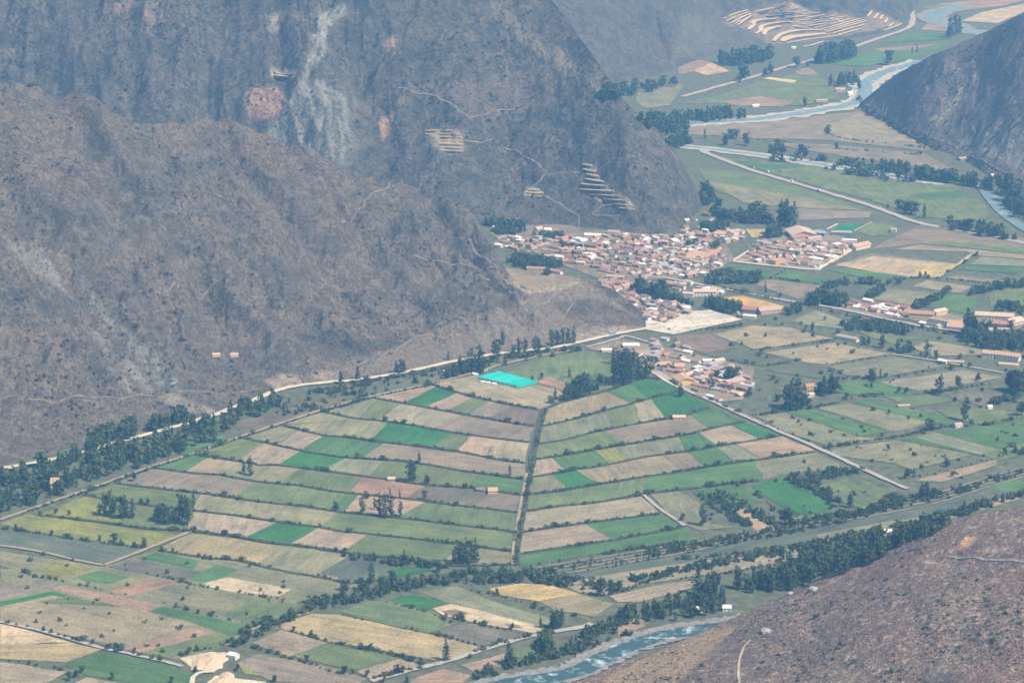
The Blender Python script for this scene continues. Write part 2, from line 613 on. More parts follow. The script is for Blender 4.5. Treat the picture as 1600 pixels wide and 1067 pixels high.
# --- the massif behind it
soil_back = []
for tl, pts, c, a in [
    ('A', [(1150, 420), (1290, 405), (1340, 480), (1280, 530), (1160, 555), (1135, 480)], (0.29, 0.19, 0.14), 0.95),
    ('A', [(1260, 325), (1370, 335), (1370, 358), (1265, 358)], (0.50, 0.38, 0.22), 0.95),
    ('A', [(1480, 60), (1600, 0), (1600, 60), (1520, 130), (1500, 250), (1440, 330), (1400, 420), (1420, 300), (1460, 170)], (0.30, 0.305, 0.28), 0.899),
    ('A', [(1400, 400), (1440, 360), (1490, 380), (1600, 440), (1600, 780), (1450, 700), (1240, 630), (1320, 500)], (0.22, 0.23, 0.21), 0.6),
    ('A', [(1250, 60), (1300, 60), (1290, 160), (1240, 150)], (0.28, 0.24, 0.19), 0.92),
    ('A', [(680, 20), (780, 20), (760, 110), (700, 140), (670, 80)], (0.24, 0.18, 0.15), 0.85),
    ('A', [(480, 20), (620, 0), (600, 60), (480, 80)], (0.24, 0.18, 0.15), 0.85),
    ('B', [(0, 380), (60, 420), (110, 620), (80, 760), (30, 770), (0, 760)], (0.22, 0.23, 0.21), 0.6),
    ('B', [(400, 600), (560, 605), (580, 700), (480, 705), (400, 660)], (0.31, 0.25, 0.17), 0.95),
    ('B', [(190, 540), (240, 530), (240, 600), (200, 650), (180, 600)], (0.34, 0.23, 0.16), 0.92),
    ('B', [(220, 180), (270, 190), (260, 240), (225, 235)], (0.32, 0.24, 0.18), 0.92),
    ('B', [(1130, 750), (1180, 770), (1220, 850), (1300, 900), (1370, 965), (1300, 975), (1180, 910), (1110, 890), (1140, 830)], (0.31, 0.255, 0.18), 0.92),
    ('B', [(860, 890), (900, 870), (950, 890), (930, 912), (870, 912)], (0.46, 0.37, 0.25), 0.95),
    ('B', [(700, 0), (800, 60), (960, 180), (1100, 290), (1200, 380), (1250, 470), (1150, 400), (950, 290), (820, 170), (720, 80)], (0.20, 0.172, 0.12), 0.88),
    ('B', [(400, 380), (850, 330), (1000, 480), (600, 560)], (0.15, 0.125, 0.10), 0.7),
]:
    soil_back.append((T(tl, pts), c, a))
def branch(tl, pts, w0, w1, c, a):
    # a thin tapering streak of loose stone
    L_, R_ = [], []
    n = len(pts)
    for i, (x, y) in enumerate(pts):
        x2, y2 = pts[min(i + 1, n - 1)]
        x1, y1 = pts[max(i - 1, 0)]
        dx, dy = x2 - x1, y2 - y1
        d = math.hypot(dx, dy)
        w = (w0 + (w1 - w0) * i / (n - 1)) * rng.uniform(0.7, 1.3) * 0.5
        L_.append((x - dy / d * w, y + dx / d * w))
        R_.append((x + dy / d * w, y - dx / d * w))
    return (T(tl, L_ + R_[::-1]), c, a)


_sc = (0.235, 0.24, 0.22)
for _b in ([(1560, 30), (1510, 90), (1480, 160), (1455, 250), (1425, 330), (1400, 420)], [(1420, 340), (1370, 460), (1300, 540), (1240, 620)],
           [(1430, 380), (1390, 520), (1310, 640)], [(1440, 400), (1420, 540), (1390, 670)], [(1470, 360), (1490, 480), (1470, 600), (1480, 700)],
           [(1490, 380), (1520, 520), (1530, 640), (1540, 740)], [(1500, 370), (1560, 480), (1585, 640), (1600, 770)], [(1530, 400), (1600, 470), (1610, 600), (1620, 700)],
           [(1590, 440), (1600, 560), (1570, 700)], [(1460, 300), (1500, 240), (1490, 180)]):
    soil_back.append(branch('A', _b, 20, 17, _sc, 0.93))
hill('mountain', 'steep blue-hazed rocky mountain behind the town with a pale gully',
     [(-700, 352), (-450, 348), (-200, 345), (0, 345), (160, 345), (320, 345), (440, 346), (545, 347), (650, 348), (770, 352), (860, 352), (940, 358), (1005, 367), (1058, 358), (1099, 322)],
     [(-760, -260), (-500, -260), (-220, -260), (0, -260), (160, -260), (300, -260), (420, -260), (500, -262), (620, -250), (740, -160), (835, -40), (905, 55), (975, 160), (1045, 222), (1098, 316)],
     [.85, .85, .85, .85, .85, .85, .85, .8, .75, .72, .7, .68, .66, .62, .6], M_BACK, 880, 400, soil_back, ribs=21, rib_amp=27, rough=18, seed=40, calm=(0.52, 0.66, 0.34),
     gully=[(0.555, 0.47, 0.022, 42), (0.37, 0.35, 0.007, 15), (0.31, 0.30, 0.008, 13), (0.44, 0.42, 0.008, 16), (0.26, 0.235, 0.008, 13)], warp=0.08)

# --- the slopes closing the view behind the terraces
hill('mountain', 'far hazy blue slope behind the terraces at the top',
     [(500, 185), (700, 175), (840, 160), (935, 140), (1000, 126), (1060, 106), (1110, 88), (1180, 74), (1260, 66), (1330, 60), (1395, 46), (1432, 12), (1440, -20)],
     [(420, -190), (640, -190), (800, -190), (900, -190), (980, -190), (1050, -180), (1110, -170), (1180, -160), (1270, -150), (1340, -140), (1400, -120), (1440, -90), (1450, -60)],
     [.5, .5, .5, .5, .5, .45, .22, .2, .2, .22, .3, .4, .4], M_BACK, 320, 160,
     [(T('C', [(0, 60), (200, 100), (330, 150), (440, 200), (380, 220), (190, 260), (0, 240)]), (0.17, 0.17, 0.125), 0.5),
      (T('C', [(195, 95), (330, 50), (500, 5), (620, 45), (860, 85), (890, 50), (1050, 115), (900, 140), (700, 185), (440, 215), (330, 150)]), (0.27, 0.22, 0.165), 0.92)], ribs=26, rib_amp=14, rough=10, seed=77)
hill('hill', 'pale distant hillside closing the valley at the top right corner',
     [(1430, -30), (1500, -34), (1600, -36), (1700, -36), (1900, -36)], [(1430, -150), (1500, -160), (1600, -170), (1700, -170), (1900, -170)],
     .5, M_BACK, 60, 40, [], ribs=30, rib_amp=10, rough=8, seed=90)

# --- the hill on the right across the river
hill('hill', 'dark hazy hill descending to the river bend on the right',
     [(1338, 168), (1375, 188), (1412, 210), (1450, 230), (1500, 248), (1550, 278), (1620, 312), (1720, 352), (1850, 400)],
     [(1345, 160), (1392, 122), (1432, 98), (1480, 76), (1540, 48), (1600, 18), (1680, -25), (1800, -85), (1950, -150)],
     [.7, .7, .7, .7, .68, .66, .64, .62, .6], M_LEFT, 260, 130,
     [(T('C', [(800, 560), (1000, 330), (1600, 0), (1800, 0), (1800, 1000), (1500, 820), (1200, 660)]), (0.215, 0.185, 0.175), 0.91),
      (T('C', [(1130, 560), (1200, 540), (1300, 400), (1400, 300), (1320, 460), (1240, 560), (1180, 590)]), (0.33, 0.31, 0.25), 0.92),
      (T('C', [(1280, 660), (1400, 620), (1600, 520), (1600, 820), (1480, 740), (1340, 700)]), (0.33, 0.31, 0.28), 0.91)], ribs=14, rib_amp=5, rough=9, seed=120)


# --- the near hill at the lower right
def near_hill():
    top = [(1085, 992, 0), (1140, 968, 8), (1200, 943, 20), (1300, 898, 46), (1400, 852, 76), (1470, 820, 96), (1540, 800, 112), (1620, 786, 126), (1760, 760, 150), (1950, 735, 175)]
    bot = [(880, 1072, 0), (905, 1110, 3), (980, 1150, 8), (1130, 1170, 22), (1280, 1180, 40), (1400, 1180, 54), (1500, 1180, 66), (1620, 1180, 80), (1760, 1180, 100), (1950, 1180, 120)]
    nu = 420
    A = crom([ground(x, y, z) for x, y, z in bot], nu)
    Bt = crom([ground(x, y, z) for x, y, z in top], nu)
    nv = 200
    v = np.linspace(0, 1, nv)[:, None, None]
    P = A[None] * (1 - v) + Bt[None] * v
    vv = np.linspace(0, 1, nv)[:, None]
    h = np.maximum(P[..., 2], 0)
    am = np.clip(h / 50, 0, 1)
    P[..., 2] += np.sin(vv * math.pi) * 5 * am
    edge = 1 - 0.8 * np.clip((vv - 0.85) / 0.15, 0, 1)
    P[..., 2] += fbm(P[..., 0] * 0.008, P[..., 1] * 0.008, 5, 150, 0.5) * 16 * am * edge
    P[..., 2] += fbm(P[..., 0] * 0.07, P[..., 1] * 0.07, 3, 160, 0.6) * 1.6 * np.clip(h / 20, 0, 1)
    # far side and near skirt
    n2 = 40
    w = np.linspace(0, 1, n2 + 1)[1:, None]
    last = P[-1]
    far = np.zeros((n2, nu, 3))
    run = np.maximum(last[:, 2], 2) / 0.75 + 6
    far[..., 0] = last[None, :, 0] - w * run * 0.35
    far[..., 1] = last[None, :, 1] + w * run
    far[..., 2] = last[None, :, 2] * (1 - w ** 1.3) - 3 * w
    n3 = 16
    w3 = np.linspace(1, 0, n3 + 1)[:-1, None]
    fst = P[0]
    skirt = np.zeros((n3, nu, 3))
    skirt[..., 0] = fst[None, :, 0] + w3 * 60
    skirt[..., 1] = fst[None, :, 1] - w3 * 260
    skirt[..., 2] = fst[None, :, 2] * (1 - w3) - 6 * w3
    P = np.concatenate([skirt, P, far], 0)
    soils = [
        (T('I', [(-420, 1120), (-300, 1020), (0, 880), (130, 815), (290, 790), (220, 850), (90, 960), (-40, 1100)]), (0.40, 0.295, 0.18), 0.90),
        (T('I', [(1280, 430), (1330, 380), (1390, 390), (1340, 430), (1290, 445)]), (0.62, 0.38, 0.20), 0.9),
        (T('I', [(1500, 310), (1600, 295), (1600, 325), (1520, 325)]), (0.46, 0.34, 0.24), 0.7),
        (T('I', [(1180, 520), (1330, 530), (1340, 570), (1290, 560)]), (0.34, 0.31, 0.28), 0.7),
        (T('I', [(1380, 620), (1440, 600), (1300, 860), (1180, 1060), (1150, 1060), (1280, 820)]), (0.33, 0.29, 0.26), 0.5),
        (T('I', [(1250, 1067), (1450, 940), (1600, 850), (1600, 1067)]), (0.27, 0.17, 0.13), 0.55),
        (T('I', [(640, 640), (900, 520), (1100, 400), (1180, 400), (1000, 540), (740, 660)]), (0.19, 0.145, 0.13), 0.6),
    ]
    return grid_mesh('hill', P, M_NEAR, 'near reddish-brown scrub hill at the lower right', soils)


near_hill()

# ground added so that sight lines also meet the floor
_b = len(TERR_V)
TERR_V.extend([(-14000, -2000, 0), (14000, -2000, 0), (14000, 24000, 0), (-14000, 24000, 0)])
TERR_F.append([_b, _b + 1, _b + 2, _b + 3])
BVH = BVHTree.FromPolygons(TERR_V, TERR_F)
CAMV = Vector((0, 0, CAM_H))


def hit(x, y):
    """the surveyed place seen at a picture point: terrain point and normal"""
    d = ray(x, y).normalized()
    loc, nor, i, dist = BVH.ray_cast(CAMV, d)
    return (loc, nor) if loc is not None else (ground(x, y), Vector((0, 0, 1)))


def drop(x, y):
    loc, nor, i, dist = BVH.ray_cast(Vector((x, y, 3000)), Vector((0, 0, -1)))
    return loc.z if loc is not None else 0.0


def resample(pts, step):
    out = [Vector(pts[0])]
    for a, b in zip(pts[:-1], pts[1:]):
        a = Vector(a)
        b = Vector(b)
        n = max(1, int((b - a).length / step))
        for i in range(1, n + 1):
            out.append(a.lerp(b, i / n))
    return out


def smooth_line(pts, step):
    """rounded polyline on the ground plane"""
    if len(pts) > 2:
        q = crom(pts, max(len(pts) * 6, 8))
        pts = [Vector(p) for p in q]
    return resample(pts, step)


def ribbon_mesh(name, line, width, lift, mat, drape=False, jit=0.0, thick=0.0, **kw):
    n = len(line)
    L, R = [], []
    for i, p in enumerate(line):
        a = line[max(i - 1, 0)]
        b = line[min(i + 1, n - 1)]
        t = (b - a)
        t.z = 0
        if t.length < 1e-6:
            t = Vector((1, 0, 0))
        t.normalize()
        s = Vector((-t.y, t.x, 0))
        w = width * 0.5
        wl_ = w * (1 + jit * (rng.random() - 0.5))
        wr_ = w * (1 + jit * (rng.random() - 0.5))
        l = p + s * wl_
        r = p - s * wr_
        if drape:
            l.z = drop(l.x, l.y)
            r.z = drop(r.x, r.y)
            m_ = max(l.z, r.z)
            l.z = max(l.z, m_ - 2)
            r.z = max(r.z, m_ - 2)
        l.z += lift
        r.z += lift
        L.append(l)
        R.append(r)
    verts = L + R
    faces = [(i, n + i, n + i + 1, i + 1) for i in range(n - 1)]
    return mesh_obj(name, verts, faces, mat, **kw)

# ------------------------------------------------------------------ fields
FC = {'gb': (.31, .275, .195), 'og': (.24, .24, .155), 'dg': (.160, .200, .090), 'gr': (.095, .180, .068), 'bg': (.052, .172, .056),
      'yg': (.25, .26, .085), 'yw': (.46, .35, .175), 'tn': (.36, .285, .215), 'pk': (.335, .235, .18), 'gp': (.26, .22, .175),
      'br': (.205, .17, .145), 'gy': (.165, .155, .125), 'gd': (.125, .145, .105), 'pb': (.35, .305, .215), 'yb': (.35, .295, .18),
      'pale': (.70, .58, .42), 'lot': (.58, .53, .48), 'sand': (.50, .40, .28), 'och': (.58, .38, .15), 'turf': (.03, .22, .08)}
for _k in FC:
    if _k not in ('dg', 'gr', 'bg', 'turf', 'gd'):
        _c = FC[_k]
        FC[_k] = (_c[0] * 1.02, _c[1] * 1.0, _c[2] * 0.95)
FN = [0]


def field(pts, c, name='field', lift=None):
    """one plot of crop land: a sheet on the ground, rows along its long side"""
    W_ = [ground(x, y) for x, y in pts]
    # densify and roughen the outline a little so that no edge is ruler-straight
    out = []
    n = len(W_)
    for i in range(n):
        a, b = W_[i], W_[(i + 1) % n]
        d = b - a
        k = max(1, int(d.length / 22))
        s = Vector((-d.y, d.x, 0))
        if s.length > 0:
            s.normalize()
        for j in range(k):
            p = a.lerp(b, j / k)
            if j:
                p = p + s * rng.uniform(-1.8, 1.8)
            out.append(p)
    # long side direction
    best = max(range(n), key=lambda i: (W_[(i + 1) % n] - W_[i]).length)
    ax = (W_[(best + 1) % n] - W_[best])
    ax.normalize()
    ay = Vector((-ax.y, ax.x, 0))
    z = 0.10 + 0.004 * FN[0] if lift is None else lift
    FN[0] += 1
    cx = sum((p for p in out), Vector()) / len(out)
    verts = [(p.x - cx.x, p.y - cx.y, 0) for p in out]
    o = mesh_obj(name, verts, [tuple(range(len(verts)))], M_FIELD, kind='structure')
    o.location = (cx.x, cx.y, z)
    me = o.data
    if me.polygons[0].normal.z < 0:
        me.flip_normals()
    uv = me.uv_layers.new(name='rows')
    for li, lp in enumerate(me.loops):
        q = Vector(me.vertices[lp.vertex_index].co)
        uv.data[li].uv = (q.dot(ax), q.dot(ay))
    j = 1 + rng.uniform(-0.10, 0.10)
    k = rng.uniform(-0.05, 0.05)
    c = FC[c]
    o.color = (c[0] * j * (1 + k), c[1] * j, c[2] * j * (1 - k), 1)
    return o


def y_at(line, x):
    for (x0, y0), (x1, y1) in zip(line[:-1], line[1:]):
        if x <= x1:
            return y0 + (y1 - y0) * (x - x0) / (x1 - x0)
    (x0, y0), (x1, y1) = line[-2], line[-1]
    return y0 + (y1 - y0) * (x - x0) / (x1 - x0)


def part_of(line, xa, xb):
    pts = [(xa, y_at(line, xa))] + [p for p in line if xa + 1 < p[0] < xb - 1] + [(xb, y_at(line, xb))]
    return pts


def strip(top, bot, cuts):
    """plots between two boundary lines; cuts give where each plot ends on the upper and lower line"""
    t0, b0 = top[0][0], bot[0][0]
    for xt, xb, c in cuts:
        if xt is None:
            xt, xb = top[-1][0], bot[-1][0]
        a = [(x, y + 1.0) for x, y in part_of(top, t0, xt)]
        b = [(x, y - 1.0) for x, y in part_of(bot, b0, xb)]
        field(a + b[::-1], c)
        t0, b0 = xt, xb


# boundary lines of the left fan, from the canal path to the middle lane
L0 = [(584, 619), (675, 601), (739, 620), (800, 633), (842, 640)]
L1 = [(584, 622), (618, 628), (678, 639), (732, 649), (793, 660), (834, 666)]
L1b = [(505, 642), (584, 622)] + L1[1:]
L2 = [(505, 643), (530, 649), (564, 655), (591, 657), (641, 664), (709, 676), (766, 684), (827, 691)]
L2b = [(439, 663), (505, 643)] + L2[1:]
L3 = [(439, 664), (503, 680), (530, 682), (597, 691), (641, 696), (716, 706), (766, 716), (820, 724)]
L3b = [(378, 683), (439, 664)] + L3[1:]
L4 = [(378, 684), (412, 691), (470, 704), (530, 714), (570, 717), (631, 721), (685, 729), (722, 736), (820, 749)]
L4b = [(300, 709), (378, 684)] + L4[1:]
L5 = [(300, 710), (381, 722), (405, 727), (435, 727), (530, 739), (604, 749), (665, 758), (739, 763), (817, 774)]
L5b = [(238, 730), (300, 710)] + L5[1:]
L6 = [(238, 731), (297, 739), (341, 742), (405, 753), (469, 759), (530, 769), (641, 780), (699, 788), (746, 793), (810, 801)]
L6b = [(180, 754), (238, 731)] + L6[1:]
L7 = [(180, 755), (243, 763), (314, 771), (364, 778), (422, 786), (472, 791), (530, 800), (631, 810), (712, 820), (773, 827), (805, 832)]
L7b = [(135, 773), (180, 755)] + L7[1:]
L8 = [(135, 774), (182, 783), (243, 791), (304, 798), (371, 806), (432, 815), (499, 824), (530, 830), (574, 834), (631, 840), (716, 850), (802, 862)]
L8b = [(57, 804), (135, 774)] + L8[1:]
L9 = [(57, 805), (149, 815), (223, 825), (297, 830), (358, 837), (415, 847), (486, 855), (530, 862), (631, 874), (700, 884), (800, 882)]
strip(L0, L1, [(682, 631, 'tn'), (714, 665, 'bg'), (739, 699, 'tn'), (766, 732, 'dg'), (800, 763, 'gp'), (None, 0, 'br')])
strip(L1b, L2, [(591, 560, 'og'), (628, 591, 'dg'), (720, 680, 'gb'), (None, 0, 'gp')])
strip(L2b, L3, [(605, 580, 'og'), (706, 670, 'bg'), (735, 712, 'dg'), (775, 760, 'tn'), (None, 0, 'gb')])
strip(L3b, L4, [(470, 432, 'og'), (506, 470, 'tn'), (600, 566, 'gr'), (None, 0, 'gp')])
strip(L4b, L5, [(412, 372, 'dg'), (469, 435, 'tn'), (540, 503, 'bg'), (600, 575, 'og'), (760, 725, 'dg'), (None, 0, 'gr')])
strip(L5b, L6, [(324, 290, 'gr'), (375, 341, 'tn'), (469, 440, 'og'), (567, 545, 'dg'), (665, 635, 'pk'), (770, 740, 'gy'), (None, 0, 'gp')])
strip(L6b, L7, [(398, 364, 'gp'), (540, 520, 'dg'), (560, 538, 'gr'), (664, 624, 'tn'), (None, 0, 'dg')])
strip(L7b, L8, [(314, 297, 'dg'), (530, 499, 'og'), (None, 0, 'dg')])
strip(L8b, L9, [(155, 200, 'yg'), (304, 292, 'dg'), (432, 381, 'tn'), (496, 452, 'bg'), (574, 538, 'tn'), (716, 690, 'dg'), (None, 0, 'og')])
L11 = [(246, 860), (321, 872), (371, 876), (435, 891), (506, 903), (545, 912), (600, 905)]
L9c = [(297, 832), (358, 839), (415, 849), (486, 857), (530, 864), (631, 876)]
strip(L9c, L11, [(439, 401, 'yb'), (535, 500, 'og'), (560, 525, 'tn'), (None, 0, 'gd')])

# right fan, from the middle lane to the diagonal road
R1 = [(849, 641), (878, 629), (901, 623), (952, 610), (979, 600), (1009, 591), (1030, 594)]
R2 = [(842, 667), (868, 662), (901, 654), (952, 640), (1002, 627), (1036, 617), (1068, 611)]
R3 = [(839, 694), (884, 687), (935, 674), (986, 664), (1068, 650), (1110, 636)]
R4 = [(832, 719), (884, 711), (935, 702), (1002, 691), (1070, 680), (1124, 667), (1165, 659)]
R5 = [(830, 746), (888, 736), (952, 726), (1009, 714), (1070, 706), (1144, 694), (1222, 681)]
R6 = [(824, 773), (871, 768), (932, 758), (1002, 746), (1070, 736), (1121, 727), (1175, 720), (1275, 706)]
R7 = [(824, 798), (874, 791), (935, 785), (1002, 773), (1084, 763), (1188, 751), (1249, 736), (1323, 732)]
R8 = [(817, 832), (861, 825), (935, 815), (1030, 803)]
R9 = [(810, 866), (868, 857), (959, 844), (1067, 823)]
R10 = [(803, 884), (834, 884), (901, 872), (1085, 845)]
strip(R1, R2, [(948, 985, 'gb'), (982, 1012, 'gr'), (None, 0, 'bg')])
strip(R2, R3, [(950, 960, 'og'), (990, 1003, 'dg'), (1018, 1040, 'gb'), (None, 0, 'bg')])
strip(R3, R4, [(948, 975, 'dg'), (1078, 1108, 'gp'), (None, 0, 'gr')])
strip(R4, R5, [(862, 884, 'tn'), (930, 952, 'gr'), (960, 985, 'yg'), (1060, 1070, 'og'), (1092, 1122, 'gr'), (1142, 1186, 'tn'), (None, 0, 'bg')])
strip(R5, R6, [(862, 890, 'og'), (901, 938, 'bg'), (1035, 1065, 'gb'), (1075, 1100, 'gp'), (1120, 1150, 'gr'), (1150, 1190, 'og'), (None, 0, 'tn')])
strip(R6, R7, [(1010, 1004, 'dg'), (1180, 1192, 'gr'), (None, 0, 'og')])
strip([(822, 800)] + R7[1:3] + [(1002, 775)], R8, [(None, 0, 'pb')])
strip(R8, R9, [(915, 958, 'tn'), (None, 0, 'gr')])
strip(R9, R10, [(None, 0, 'gr')])

